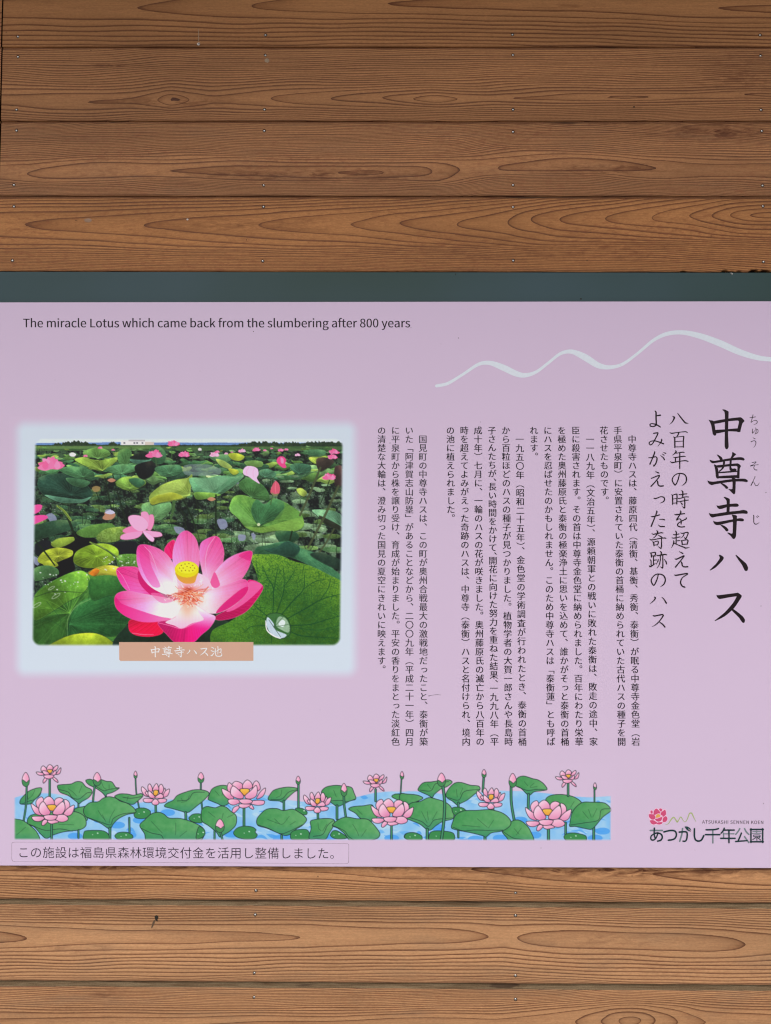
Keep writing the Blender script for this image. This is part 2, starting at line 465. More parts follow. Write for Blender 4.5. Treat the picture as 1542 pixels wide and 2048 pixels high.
NAILS = {
 -1: [(36,73),(531,70),(1025,69),(1520,70)],
 0: [(36,113.5),(531,110.5),(1026,110),(1521,111.5),(33,219),(529,219),(1026,219),(1522,219.5)],
 1: [(33,261),(528.5,261.5),(1026,263.5),(1523.5,262),(28,370),(527.5,370.5),(1026,370),(1525,371)],
 2: [(28,413),(527,413.5),(1026,414),(1526,412.5),(25,521),(525.5,522),(1026.5,521),(1527,523.5)],
 10: [(512,1781),(1031,1786)],
 11: [(510.5,1829.5),(1031,1831),(509,1946),(1031,1951)],
 12: [(508.5,1994.5),(1031,1998.5)],
}
rng = random.Random(7)
def add_nails(pl, pts):
    for (x, y) in pts:
        o = bpy.data.objects.new('nail', nail_me)
        X, Y, Z = PX(x, y)
        link(o, pl)
        o.location = (float(X), 0.0, float(Z))
        o.rotation_euler = (rng.uniform(-.1, .1), rng.uniform(0, 3), rng.uniform(-.1, .1))
def px_x(px, k): return float(PX(px, float(PROJ(0.0, (seam(k) + seam(k + 1)) / 2)[1]))[0])
planks = {}
for k in BOARDS:
    xl = px_x(LEFT[k], k)
    chip = None
    if k == 2:
        chip = [(float(PX(c, 540)[0]), w, d) for c, w, d in [(1367, .005, .0025), (1450, .006, .004), (1464, .004, .002), (1508, .008, .005), (1530, .010, .0035), (1478, .005, .0025), (795, .0015, .0012)]]
    me = plank_mesh('plank', k, xl, XR, chip=chip)
    pl = new_obj('plank', me, [wood[k], edge[k]], wall)
    planks[k] = pl
    add_nails(pl, NAILS[k])
    if xl > -0.86 and k < 2:      # end of the neighbouring board, past the open joint
        me = plank_mesh('plank', k, xl - 0.16, xl - 0.0026, other=True)
        new_obj('plank', me, [wood[k], edge[k]], wall)
# the dark felt behind the open joints
felt = flat_mat('felt', (0.012, 0.011, 0.010, 1), 0.95, 0.05)
new_obj('underlay', box_mesh('underlay', -1.1, 1.1, 0.0135, 0.02, seam(13.2), seam(-1.2)), felt, wall)

# small marks on the boards
def blob(name, parent, pts, m, depth=0.0002, dome=0.0, closed=True):
    """small raised blob or smear on a board: fan with a raised middle."""
    P = np.array(pts, float)
    X, _, Z = PX(P[:, 0], P[:, 1])
    vs = [(float(x), -depth, float(z)) for x, z in zip(X, Z)]
    cx_, cz_ = float(np.mean(X)), float(np.mean(Z))
    inner = [((x + cx_) / 2, -depth - dome * .75, (z + cz_) / 2) for x, _, z in vs]
    n = len(vs)
    V = vs + inner + [(cx_, -depth - dome, cz_)]
    F = [(i, (i + 1) % n, n + (i + 1) % n, n + i) for i in range(n)] + [(n + i, n + (i + 1) % n, 2 * n) for i in range(n)]
    me = bpy.data.meshes.new(name); me.from_pydata(V, [], F); me.update()
    bm = bmesh.new(); bm.from_mesh(me); bmesh.ops.recalc_face_normals(bm, faces=bm.faces[:])
    for fc in bm.faces: fc.smooth = True
    bm.to_mesh(me); bm.free()
    return new_obj(name, me, m, parent)
def ell(cx_, cy_, rx, ry, n=14, j=0.12, seed=0):
    rg = random.Random(seed)
    return [(cx_ + rx * (1 + rg.uniform(-j, j)) * math.cos(2 * math.pi * i / n), cy_ + ry * (1 + rg.uniform(-j, j)) * math.sin(2 * math.pi * i / n)) for i in range(n)]
pale = flat_mat('dried_drop', (0.42, 0.29, 0.18, 1), 0.5, 0.4, 0.2, 300)
paler = flat_mat('white_drop', (0.75, 0.70, 0.64, 1), 0.5, 0.4, 0.2, 300)
dark = flat_mat('knot_hole', (0.035, 0.03, 0.022, 1), 0.8, 0.2, 0.4, 300)
blob('dried_drop', planks[0], ell(534, 121, 5, 4.5, seed=1), pale, dome=0.0006)
blob('dried_drop', planks[-1], ell(397, 88, 3, 3, seed=2), paler, dome=0.0005)
blob('dark_speck', planks[-1], ell(398.2, 88, 1.2, 1.2, seed=2), dark, 0.0009)
blob('dried_drip', planks[-1], [(397, 57), (398.0, 60), (398.2, 82), (397.4, 84), (396.7, 80), (396.8, 60)], pale, 0.00025)
blob('dried_drop', planks[2], ell(375, 439, 2.0, 1.8, seed=3), paler, dome=0.0004)
blob('dried_drop', planks[2], ell(176, 441, 8, 4, seed=4), flat_mat('resin_drop', (0.30, 0.16, 0.08, 1), 0.4, 0.5), dome=0.0003)
blob('knot_hole', planks[11], [(309, 1833), (312, 1830), (316, 1831), (317, 1836), (315, 1839), (316, 1843), (312, 1841), (310, 1838)], dark, 0.0003)
blob('knot_stain', planks[11], [(305, 1845), (308, 1840), (311, 1840), (309, 1847), (305, 1855), (302, 1857)], flat_mat('stain', (0.16, 0.10, 0.06, 1), 0.7, 0.2, 0.4, 200), 0.0002)
core = flat_mat('knot_core', (0.13, 0.045, 0.022, 1), 0.6, 0.3, 0.4, 200)
blob('knot', planks[0], [(341, 199), (345, 195), (352, 195.5), (358, 198), (362, 200), (356, 202), (348, 201.5), (343, 202)], core, 0.00022)
for (x, y, s_) in [(152, 441, 1), (12.5, 64.5, 1), (64, 64.5, .8), (182, 101, 1), (1174, 521, 1.2), (1422, 472, 1), (1264, 1752, 1), (636, 1752.5, 1.2), (493, 480, 1), (210, 307, .8), (974, 1765, 1), (1268, 214, 1.8), (983, 220, 1)]:
    kk = [k for k in BOARDS if PROJ(0, seam(k))[1] <= y <= PROJ(0, seam(k + 1))[1]][0]
    blob('dark_speck', planks[kk], ell(x, y, 1.0 * s_, 1.0 * s_, 8, seed=int(x)), dark, 0.0003)

# ------------------------------------------------------------------ metal rail above the sign
rm_, rnt, rb = base_mat('grey_green_paint', 0.55, 0.22, 0.0)
RN = NT(rnt)
c1 = RN.mix(RN.remap(RN.noise(RN.pos((2.2, 1, 3)), 1.0, 2.0), 0.35, 0.65, 0, 1), alb((54, 74, 72), .9), alb((62, 82, 88), .9))  # blue-green drift in the paint colour imitates vague reflections
sp = RN.noise(RN.pos((300, 300, 300)), 1.0, 5.0, 0.7)
c1 = RN.mix(RN.remap(sp, 0.72, 0.78, 0, 0.5), c1, (0.10, 0.11, 0.10, 1))
rnt.links.new(c1, rb.inputs['Base Color'])
zt = seam(3)
_, _, zb = PX(771, 612)
rail = new_obj('metal_rail', box_mesh('metal_rail', -1.0, 1.0, 0.0008, 0.0040, float(zb) - 0.02, zt - 0.0008, 0.0), rm_)
rail['label'] = 'smooth dark grey-green painted metal strip between lowest upper board and the pink sign'
rail['category'] = 'metal strip'
for i, pts in enumerate([ell(1162, 597.5, 1.6, 1.6, 8, seed=5), ell(911, 548.5, 0.7, 2.0, 8, seed=6)]):
    blob('dark_speck', rail, pts, dark, -0.0003 + 0.0)
web = flat_mat('cobweb', (0.5, 0.5, 0.48, 1), 0.9, 0.2)
blob('cobweb', rail, [(1462, 545), (1466, 546.5), (1465, 549), (1463, 550), (1464, 547.5), (1461, 546.4)], web, -0.0003)
# ------------------------------------------------------------------ the sign
SD = 0.0100                               # how far its face stands in front of the boards
sign = empty('information_sign', (0, 0, 0), 'large pink lotus information sign with white wave, flower photo and columns of Japanese text', 'sign')
sm, snt, sb = base_mat('pink_sign_face', SIGN_ROUGH, SIGN_SPEC)
SN = NT(snt)
v1 = SN.noise(SN.pos((1.3, 1, 3)), 1.0, 2.0)
v2 = SN.noise(SN.pos((1, 1, 1)), 900.0, 2.0, 0.6)
cs = SN.mix(1.0, (*PINK, 1), SN.ramp(v1, [(0.3, (0.985, 0.985, 0.985, 1)), (0.7, (1.0, 1.0, 1.0, 1))]), 'MULTIPLY')
cs = SN.mix(1.0, cs, SN.ramp(v2, [(0.3, 0.985), (0.7, 1.0)]), 'MULTIPLY')
snt.links.new(cs, sb.inputs['Base Color'])
cor = [PX(-70, 604.7, SD), PX(1630, 602.3, SD), PX(1630, 1736.8, SD), PX(-70, 1731.2, SD)]
bm = bmesh.new()
fr = [bm.verts.new((float(c[0]), -SD, float(c[2]))) for c in cor]
bk = [bm.verts.new((float(c[0]), -SD + 0.004, float(c[2]))) for c in cor]
bm.faces.new(fr[::-1]); bm.faces.new(bk)
for i in range(4): bm.faces.new((fr[i], fr[(i + 1) % 4], bk[(i + 1) % 4], bk[i]))
bmesh.ops.recalc_face_normals(bm, faces=bm.faces[:])
bmesh.ops.bevel(bm, geom=[e for e in bm.edges if all(abs(v.co.y + SD) < 1e-6 for v in e.verts)], offset=0.0007, segments=3, affect='EDGES')
me = bpy.data.meshes.new('panel'); bm.to_mesh(me); bm.free()
new_obj('panel', me, sm, sign)

class Flat:
    """collects flat print shapes given in photo pixels; every shape lies a hair in front of the one before."""
    def __init__(s, depth=SD + 0.00012, step=0.00002):
        s.V, s.F, s.MI, s.d, s.step = [], [], [], depth, step
    def add(s, pts, faces, mi=0):
        P = np.array(pts, float)
        X, Y, Z = PX(P[:, 0], P[:, 1], s.d)
        b_ = len(s.V)
        s.V += [(float(a), float(y), float(c)) for a, y, c in zip(X, Y, Z)]
        s.F += [tuple(b_ + i for i in f_) for f_ in faces]
        s.MI += [mi] * len(faces)
    def poly(s, pts, mi=0):
        s.add(pts, [tuple(range(len(pts)))], mi); s.d += s.step
    def brush(s, pts, mi=0):
        p = brush_outline(pts)
        n = len(p) // 2
        L_, R_ = p[:n], p[n:][::-1]
        s.add(list(L_) + list(R_), [(i, i + 1, n + i + 1, n + i) for i in range(n - 1)], mi); s.d += s.step
    def build(s, name, mats, parent):
        me = bpy.data.meshes.new(name); me.from_pydata(s.V, [], s.F); me.update()
        if len(s.MI) and max(s.MI): me.polygons.foreach_set('material_index', s.MI)
        # all faces look to -Y
        bm = bmesh.new(); bm.from_mesh(me)
        for fc in bm.faces:
            fc.normal_update()
            if fc.normal.y > 0: fc.normal_flip()
        bm.to_mesh(me); bm.free()
        return new_obj(name, me, mats, parent)

def catmull(P, n=6, closed=False, ten=0.5):
    P = np.array(P, float)
    if len(P) < 3 and not closed:
        t = np.linspace(0, 1, n + 1)[:, None]
        return P[0] * (1 - t) + P[1] * t
    if closed: Q = np.vstack([P[-1], P, P[0], P[1]])
    else: Q = np.vstack([2 * P[0] - P[1], P, 2 * P[-1] - P[-2]])
    out = []
    m = len(Q) - 3
    for i in range(m):
        a, b_, c, d_ = Q[i:i + 4]
        t = np.linspace(0, 1, n, endpoint=False)[:, None]
        m1, m2 = ten * (c - a), ten * (d_ - b_)
        # keep the tangents no longer than the segment: fewer overshoots at corners
        L_ = np.linalg.norm((c - b_)[:2]) + 1e-9
        for mm in (m1, m2):
            q = np.linalg.norm(mm[:2])
            if q > L_: mm *= L_ / q
        out.append((2*t**3 - 3*t**2 + 1) * b_ + (t**3 - 2*t**2 + t) * m1 + (-2*t**3 + 3*t**2) * c + (t**3 - t**2) * m2)
    out = np.vstack(out)
    if not closed: out = np.vstack([out, P[-1]])
    return out

def brush_outline(pts, n=5):
    C = catmull(pts, n)
    T = np.gradient(C[:, :2], axis=0)
    T /= (np.linalg.norm(T, axis=1)[:, None] + 1e-9)
    Nn = np.stack([-T[:, 1], T[:, 0]], 1)
    w = np.abs(C[:, 2]) / 2
    # rounded ends
    k = np.array([0.0, 0.35, 0.75, 1.0])
    s0 = C[0, :2] - T[0] * w[0] * np.sin(np.array([1.5708, 1.15, 0.6, 0.0]))[:, None]
    w0 = w[0] * np.cos(np.array([1.5708, 1.15, 0.6, 0.0]))
    s1 = C[-1, :2] + T[-1] * w[-1] * np.sin(np.array([0.0, 0.6, 1.15, 1.5708]))[:, None]
    w1 = w[-1] * np.cos(np.array([0.0, 0.6, 1.15, 1.5708]))
    ctr = np.vstack([s0, C[1:-1, :2], s1]); ww = np.concatenate([w0, w[1:-1], w1])
    NN_ = np.vstack([np.repeat(Nn[:1], 4, 0), Nn[1:-1], np.repeat(Nn[-1:], 4, 0)])
    return np.vstack([ctr + NN_ * ww[:, None], (ctr - NN_ * ww[:, None])[::-1]])

def parse(s, ox, oy, sc, w=True, wk=1.0):
    """'x,y,w|x,y,w ; ...' in the pixels of a magnified crop -> lists of photo-pixel points."""
    out = []
    for st in s.split(';'):
        st = st.strip()
        if not st: continue
        P = []
        for q in st.split('|'):
            v = [float(t) for t in q.split(',')]
            P.append((ox + v[0] / sc, oy + v[1] / sc) + ((v[2] / sc * wk,) if w else ()))
        out.append(P)
    return out

def ink(name, c, rough=0.5): return flat_mat(name, alb(c), rough, 0.2, 0.06, 200)
ink_title = ink('ink_dark_brown', (32, 20, 24))
ink_text = ink('ink_text', (14, 8, 18))
ink_grey = ink('ink_grey', (54, 50, 58))
ink_latin = ink('ink_latin', (32, 20, 32))
ink_white = ink('ink_white', (250, 246, 248))

# --- title, traced stroke by stroke: crop origin (1280, 800), 4.359 x
TITLE = {
'中': "598,172|612,176|640,182|650,210|658,262|666,298|655,312|642,306|633,290|622,225|612,198 ; 636,186|740,166|850,152|880,151|905,172|910,186|893,205|878,262|874,278|846,276|858,215|862,186|850,179|770,186|648,208 ; 654,262|740,256|850,247|872,260|872,276|770,273|662,292 ; 716,84|735,82|768,97|773,108|770,200|768,300|773,405|768,420|757,430|745,424|738,400|740,250|740,130|735,102",
'尊': "668,476|685,480|712,498|722,518|712,530|700,525|685,500 ; 805,453|825,463|838,474|820,492|795,520|778,526|795,495|803,475 ; 607,522|625,526|650,530|780,508|870,498|900,503|913,520|900,528|870,522|780,529|660,548|632,552|615,540 ; 645,562|660,566|672,575|682,610|688,680|676,685|662,672|656,610 ; 668,570|740,562|850,552|875,568|880,577|870,600|868,672|866,682|846,680|846,640|850,588|842,575|760,580|682,590 ; 725,530|742,532|738,580|715,610|690,628|686,618|708,600|722,570 ; 783,524|800,528|796,580|802,598|828,596|842,606|835,618|795,620|780,605|781,560 ; 682,628|850,615|852,626|684,639 ; 684,664|850,654|864,668|864,678|686,682 ; 588,702|605,708|640,712|780,692|880,685|920,688|942,705|930,715|890,710|800,712|650,735|625,742|600,728 ; 798,672|825,680|835,690|832,790|830,812|820,822|806,812|785,790|770,775|795,778|806,772|806,700 ; 700,724|720,726|750,742|768,760|765,772|750,773|735,755|715,738",
'寺': "728,848|742,845|775,858|783,868|780,980|760,985|754,975|755,880 ; 667,918|685,922|760,908|845,902|862,918|850,930|770,932|710,950|690,950|675,938 ; 600,985|615,990|640,993|760,975|860,965|900,958|930,965|940,980|932,992|900,990|820,995|660,1018|630,1025|610,1010 ; 637,1052|650,1058|680,1062|780,1045|870,1030|900,1035|907,1048|895,1058|850,1055|780,1068|700,1088|665,1090|645,1075 ; 800,1000|825,1002|845,1012|838,1180|832,1200|820,1212|808,1208|790,1185|762,1160|770,1155|800,1165|808,1155|810,1030 ; 700,1088|725,1092|755,1110|770,1128|768,1142|752,1145|735,1125|715,1105",
'ハ': "688,1352|700,1350|725,1365|730,1380|715,1405|660,1460|612,1487|608,1482|660,1430|690,1390|695,1375 ; 832,1353|842,1352|880,1385|925,1425|942,1460|938,1485|925,1492|912,1485|890,1440|855,1390",
'ス': "667,1698|680,1702|760,1692|840,1682|855,1680|885,1702|886,1715|875,1735|820,1815|740,1885|655,1928|650,1924|740,1850|810,1770|842,1715|835,1712|770,1722|700,1735|685,1732|670,1715 ; 780,1812|795,1810|840,1840|895,1885|915,1915|912,1938|900,1944|888,1935|860,1895|800,1835",
}
for ch, s in TITLE.items():
    fl = Flat(SD + 0.00015, 0.00003)
    for p in parse(s, 1280, 800, 4.359, False):
        fl.poly(catmull(p, 3, True, 0.35))
    fl.build('title_character', ink_title, sign)

# --- the two subtitle columns and the reading aid, traced as brush strokes
SUB1 = [  # right column
 (1290, 815, 13.65, "755,240,20|800,270,50|790,310,44|740,400,28|670,462,8 ; 890,155,20|960,250,36|1090,410,40|1120,425,36|1185,432,10 ; 680,685,20|730,705,34|900,680,24|1110,660,28|1155,680,28 ; 920,690,44|905,740,36|865,800,22 ; 780,800,20|810,830,38|815,1090,36 ; 815,815,20|1040,785,24|1058,800,40|1048,940,32|1048,1085,34 ; 820,935,20|1040,915,20 ; 820,1078,24|1040,1070,24 ; 830,1175,20|850,1210,44|800,1265,26|740,1305,8 ; 850,1250,20|1020,1220,30|1070,1225,26 ; 780,1355,16|830,1365,28|1060,1330,28|1100,1340,22 ; 830,1370,34|835,1480,30 ; 690,1475,16|740,1505,36|900,1475,26|1100,1450,30|1175,1470,26 ; 945,1240,26|950,1290,36|948,1500,36|950,1665,32 ; 940,1830,30|900,1980,34|850,2090,30|815,2115,34|745,1990,34|780,1880,28|880,1810,28|980,1800,32|1080,1830,34|1130,1920,38|1120,2030,34|1060,2100,24|1000,2138,6"),
 (1290, 955, 13.65, "720,465,14|750,490,34|755,730,34 ; 755,480,24|870,450,30|875,480,34|868,720,36 ; 765,588,20|865,565,20 ; 765,702,22|865,690,22 ; 1000,355,20|1030,390,40|1030,540,34 ; 920,455,14|950,470,26|1080,450,28|1145,445,26 ; 895,560,14|930,575,26|1100,530,26|1190,530,24 ; 895,650,14|935,660,26|1100,625,26|1185,615,26 ; 1075,560,18|1085,600,34|1085,820,34|1070,830,34|1015,785,10 ; 970,675,12|1010,720,36|1015,745,26 ; 810,1010,20|850,1015,34|1080,985,32 ; 970,910,24|980,940,38|940,1030,32|860,1160,34|920,1130,24|970,1140,28|990,1200,34|985,1270,30 ; 1130,1105,34|1120,1130,34|980,1200,26|900,1260,32|900,1320,34|980,1350,32|1080,1342,34 ; 830,1460,20|855,1490,36|852,1600,30|850,1800,30 ; 765,1550,16|800,1565,26|930,1540,26 ; 735,1640,16|780,1655,28|960,1620,24 ; 860,1730,22|950,1720,24 ; 775,1725,20|790,1760,36|760,1850,26|720,1920,8 ; 790,1790,20|900,1840,26|1080,1910,34|1110,1925,34|1215,1910,10 ; 975,1510,16|1020,1525,26|1150,1495,26|1180,1515,32|1150,1600,28|1110,1670,34|1070,1625,10 ; 1070,1530,28|1040,1600,22|975,1660,8 ; 985,1715,16|1010,1750,32|1015,1830,28 ; 1010,1720,22|1150,1700,28|1175,1730,36|1150,1820,28 ; 1020,1825,24|1160,1815,24"),
 (1290, 1095, 12.05, "825,95,10|880,125,26|910,140,32 ; 725,275,22|760,280,30|940,200,34|930,225,28|840,340,26|735,470,34 ; 870,340,20|890,380,36|905,440,30|950,465,30|1030,462,34 ; 715,660,20|750,670,32|1010,625,30|1030,640,24|920,710,22|870,780,30|860,860,34|900,930,32|960,955,34")]
SUB2 = [  # left column
 (1290, 815, 13.65, "275,95,30|300,130,42|302,300,42|308,430,42|290,490,40|220,520,32|150,505,36|140,460,34|190,440,28|290,460,34|370,500,38|425,535,28 ; 310,225,30|420,210,42 ; 235,705,34|345,690,36|350,720,36|280,860,34|210,980,30|150,1020,30|112,970,30|160,925,28|260,910,28|400,950,34|505,990,38 ; 455,865,30|455,900,40|420,970,28|350,1060,10 ; 100,1370,24|180,1370,30|290,1345,30|330,1390,38|300,1520,38|240,1600,32|225,1560,12 ; 265,1210,34|260,1250,40|190,1420,34|135,1545,38 ; 425,1310,16|500,1370,32|530,1425,36 ; 465,1265,14|520,1300,30 ; 495,1225,14|565,1250,34 ; 275,1735,10|340,1775,30|375,1785,36 ; 170,1935,26|395,1855,36|300,2005,30|165,2150,38 ; 330,1995,26|345,2030,40|360,2110,34|410,2145,38|500,2140,38"),
 (1290, 955, 13.65, "245,570,28|290,575,34|430,525,28|510,540,34|535,600,38|500,660,30|410,700,10 ; 315,910,24|325,940,40|280,1060,34|170,1330,40 ; 170,1060,18|210,1070,32|400,1020,32 ; 390,1145,14|470,1140,28|530,1155,36 ; 360,1290,14|420,1335,34|530,1340,36 ; 320,1445,20|345,1480,44|330,1540,34|270,1620,22|210,1660,8 ; 185,1525,14|230,1550,30|450,1505,30|490,1515,26 ; 350,1565,14|430,1610,32|470,1640,28 ; 125,1675,14|170,1705,30|400,1665,24|540,1650,32|575,1665,22 ; 205,1750,20|235,1775,34|245,1860,34 ; 240,1765,22|340,1735,26|365,1765,34|345,1840,28 ; 250,1845,24|350,1835,26 ; 450,1680,28|452,1760,32|450,1900,34|430,1930,34|355,1880,10"),
 (1290, 1095, 12.05, "120,125,18|150,150,32|155,230,28 ; 150,130,22|240,115,26|255,140,32|240,210,26 ; 160,205,20|245,195,22 ; 205,210,26|205,410,26 ; 215,305,22|275,298,24 ; 125,290,16|145,320,26|150,440,24 ; 105,440,22|130,460,32|200,420,24|260,375,8 ; 370,90,18|395,125,36|390,180,30 ; 275,180,14|310,195,28|480,165,28|520,175,26 ; 370,200,26|370,300,26|340,420,24|290,495,8 ; 430,200,28|430,480,30|420,495,28|370,460,10 ; 320,285,24|310,330,26|265,415,8 ; 465,280,14|510,350,30|520,395,30 ; 320,655,26|290,770,30|240,880,28|205,910,28|150,810,30|180,720,24|260,650,24|350,640,28|440,670,30|490,760,34|470,860,32|420,915,22|370,945,6 ; 230,1195,24|250,1220,34|210,1280,26|120,1358,6 ; 405,1195,12|460,1250,26|515,1340,36 ; 195,1640,20|230,1650,30|420,1615,30|440,1640,34|360,1760,26|270,1850,22|170,1912,6 ; 340,1790,14|420,1845,28|480,1915,36")]
READ1 = [(1490, 820, 12.8, "125,195,14|180,190,16|265,175,20 ; 205,120,16|195,170,18|170,260,16|155,315,18|220,275,12|280,265,16|315,300,18|290,350,16|225,372,6 ; 190,485,14|190,540,18|190,595,18|240,540,10|290,490,12|330,510,16|330,570,16|290,600,14|255,585,10 ; 270,455,12|285,500,16|280,580,14|250,630,6 ; 205,710,12|260,738,18 ; 155,815,20|230,785,14|275,810,18|270,890,16|220,965,6")]
READ2 = [(1490, 820, 12.8, "180,1345,14|285,1330,18|220,1390,12|135,1435,18|250,1410,12|340,1400,16 ; 250,1415,12|225,1480,18|260,1530,18|305,1535,20 ; 255,1700,18|255,1720,16|190,1850,14|150,1940,20|210,1840,12|240,1870,16|270,1930,16|320,1930,16|370,1865,8")]
READ3 = [(1490, 1010, 38.55, "640,780,50|680,850,70|675,1250,70|720,1420,70|830,1480,70|960,1440,50|1100,1350,25 ; 870,870,25|960,960,55 ; 950,815,25|1060,900,55")]
for nm, S_ in (('subtitle_column', SUB1), ('subtitle_column', SUB2), ('reading_aid', READ1), ('reading_aid', READ2), ('reading_aid', READ3)):
    fl = Flat(SD + 0.00012, 0.000012)
    for ox, oy, sc, s in S_:
        for p in parse(s, ox, oy, sc, True, 1.0): fl.brush(p)
    fl.build(nm, ink_title, sign)

# --- body text: Blender's own built-in type
_gc = {}
def glyph(ch, offset=0.0):
    key = (ch, offset)
    if key not in _gc:
        c = bpy.data.curves.new('g', 'FONT'); c.body = ch; c.size = 1.0; c.resolution_u = 3; c.offset = offset
        o = bpy.data.objects.new('g', c)
        m = bpy.data.meshes.new_from_object(o)
        V = np.array([v.co[:2] for v in m.vertices]).reshape(-1, 2); F = [tuple(p.vertices) for p in m.polygons]
        V = V - np.array([0.5, 0.38])
        _gc[key] = (V, F)
        bpy.data.objects.remove(o); bpy.data.curves.remove(c); bpy.data.meshes.remove(m)
    return _gc[key]

SMALL = 'っゅょゃァィッュョ'
def vertical(x0, y0, x1, y1, text, m, full=True, indent=0, name='text_column', size=1.0, offset=0.0):
    """(x0, y0), (x1, y1): centres of slot 0 and of the last slot (35) in photo pixels."""
    A0, B0 = [np.array([float(q) for q in PX(a, b_, SD + 0.0001)])[[0, 2]] for a, b_ in ((x0, y0), (x1, y1))]
    adv = []
    for i, ch in enumerate(text):
        adv.append(0.5 if ch == '､' or (ch == '）' and i + 1 < len(text) and text[i + 1] == '、') else 1.0)
    pos, s = [], float(indent)
    for a in adv: pos.append(s); s += a
    scale = 35.0 / pos[-1] if full else 1.0
    dirv = (B0 - A0) / 35.0
    em = np.linalg.norm(dirv) * size
    V, F = [], []
    for ch, p in zip(text, pos):
        if ch == '　': continue
        c = A0 + dirv * p * scale
        g, fs = glyph('、' if ch == '､' else ch, offset)
        g = g.copy()
        if ch in '（）「」': g = np.stack([g[:, 1], -g[:, 0]], 1)
        elif ch in '、､。': g = g + np.array([0.60, 0.60])
        elif ch in SMALL: g = g + np.array([0.08, 0.07])
        for du, dd in ((-0.015, 0.0), (0.015, 0.00003)):      # struck twice a hair apart: the weight of the printed type
            b_ = len(V)
            V += [(float(c[0] + em * (u + du)), -(SD + 0.00012 + dd), float(c[1] + em * v)) for u, v in g]
            F += [tuple(b_ + i for i in f_) for f_ in fs]
    me = bpy.data.meshes.new(name); me.from_pydata(V, [], F); me.update()
    return new_obj(name, me, m, sign)

COLS = [
 (1264.0,1271.5,1,1,"中尊寺ハスは、藤原四代（清衡、基衡、秀衡、泰衡）が眠る中尊寺金色堂（岩"),
 (1235.5,1243.3,0,1,"手県平泉町）に安置されていた泰衡の首桶に納められていた古代ハスの種子を開"),
 (1207.7,1215.2,0,0,"花させたものです。"),
 (1179.8,1187.0,1,1,"一一八九年（文治五年）、源頼朝軍との戦いに敗れた泰衡は、敗走の途中、家"),
 (1151.5,1158.2,0,1,"臣に殺害されます。その首は中尊寺金色堂に納められました。百年にわたり栄華"),
 (1123.5,1130.0,0,1,"を極めた奥州藤原氏と泰衡の極楽浄土に思いを込めて、誰かがそっと泰衡の首桶"),
 (1095.6,1101.9,0,1,"にハスを忍ばせたのかもしれません。このため中尊寺ハスは「泰衡蓮」とも呼ば"),
 (1067.7,1073.5,0,0,"れます。"),
 (1039.2,1045.0,1,1,"一九五〇年（昭和二十五年）、金色堂の学術調査が行われたとき、泰衡の首桶"),
 (1011.7,1017.2,0,1,"から百粒ほどのハスの種子が見つかりました。植物学者の大賀一郎さんや長島時"),
 (983.8,988.9,0,1,"子さんたちが､長い時間をかけて､開花に向けた努力を重ねた結果､一九九八年（平"),
 (956.0,960.3,0,1,"成十年）七月に、一輪のハスの花が咲きました。奥州藤原氏の滅亡から八百年の"),
 (928.5,932.3,0,1,"時を超えてよみがえった奇跡のハスは、中尊寺（泰衡）ハスと名付けられ、境内"),
 (900.8,904.0,0,0,"の池に植えられました。"),
 (845.7,847.3,1,1,"国見町の中尊寺ハスは、この町が奥州合戦最大の激戦地だったこと、泰衡が築"),
 (818.4,819.1,0,1,"いた「阿津賀志山防塁」があることなどから、二〇〇九年（平成二十一年）四月"),
 (791.0,791.1,0,1,"に平泉町から株を譲り受け、育成が始まりました。平安の香りをまとった淡紅色"),
 (763.3,763.0,0,0,"の清楚な大輪は、澄み切った国見の夏空にきれいに映えます。"),
]
for i, (x0, x1, ind, full, t) in enumerate(COLS):
    vertical(x0, 860.8, x1, 1483.2, t, ink_text if i < 14 else ink_grey, bool(full), ind, size=0.985)

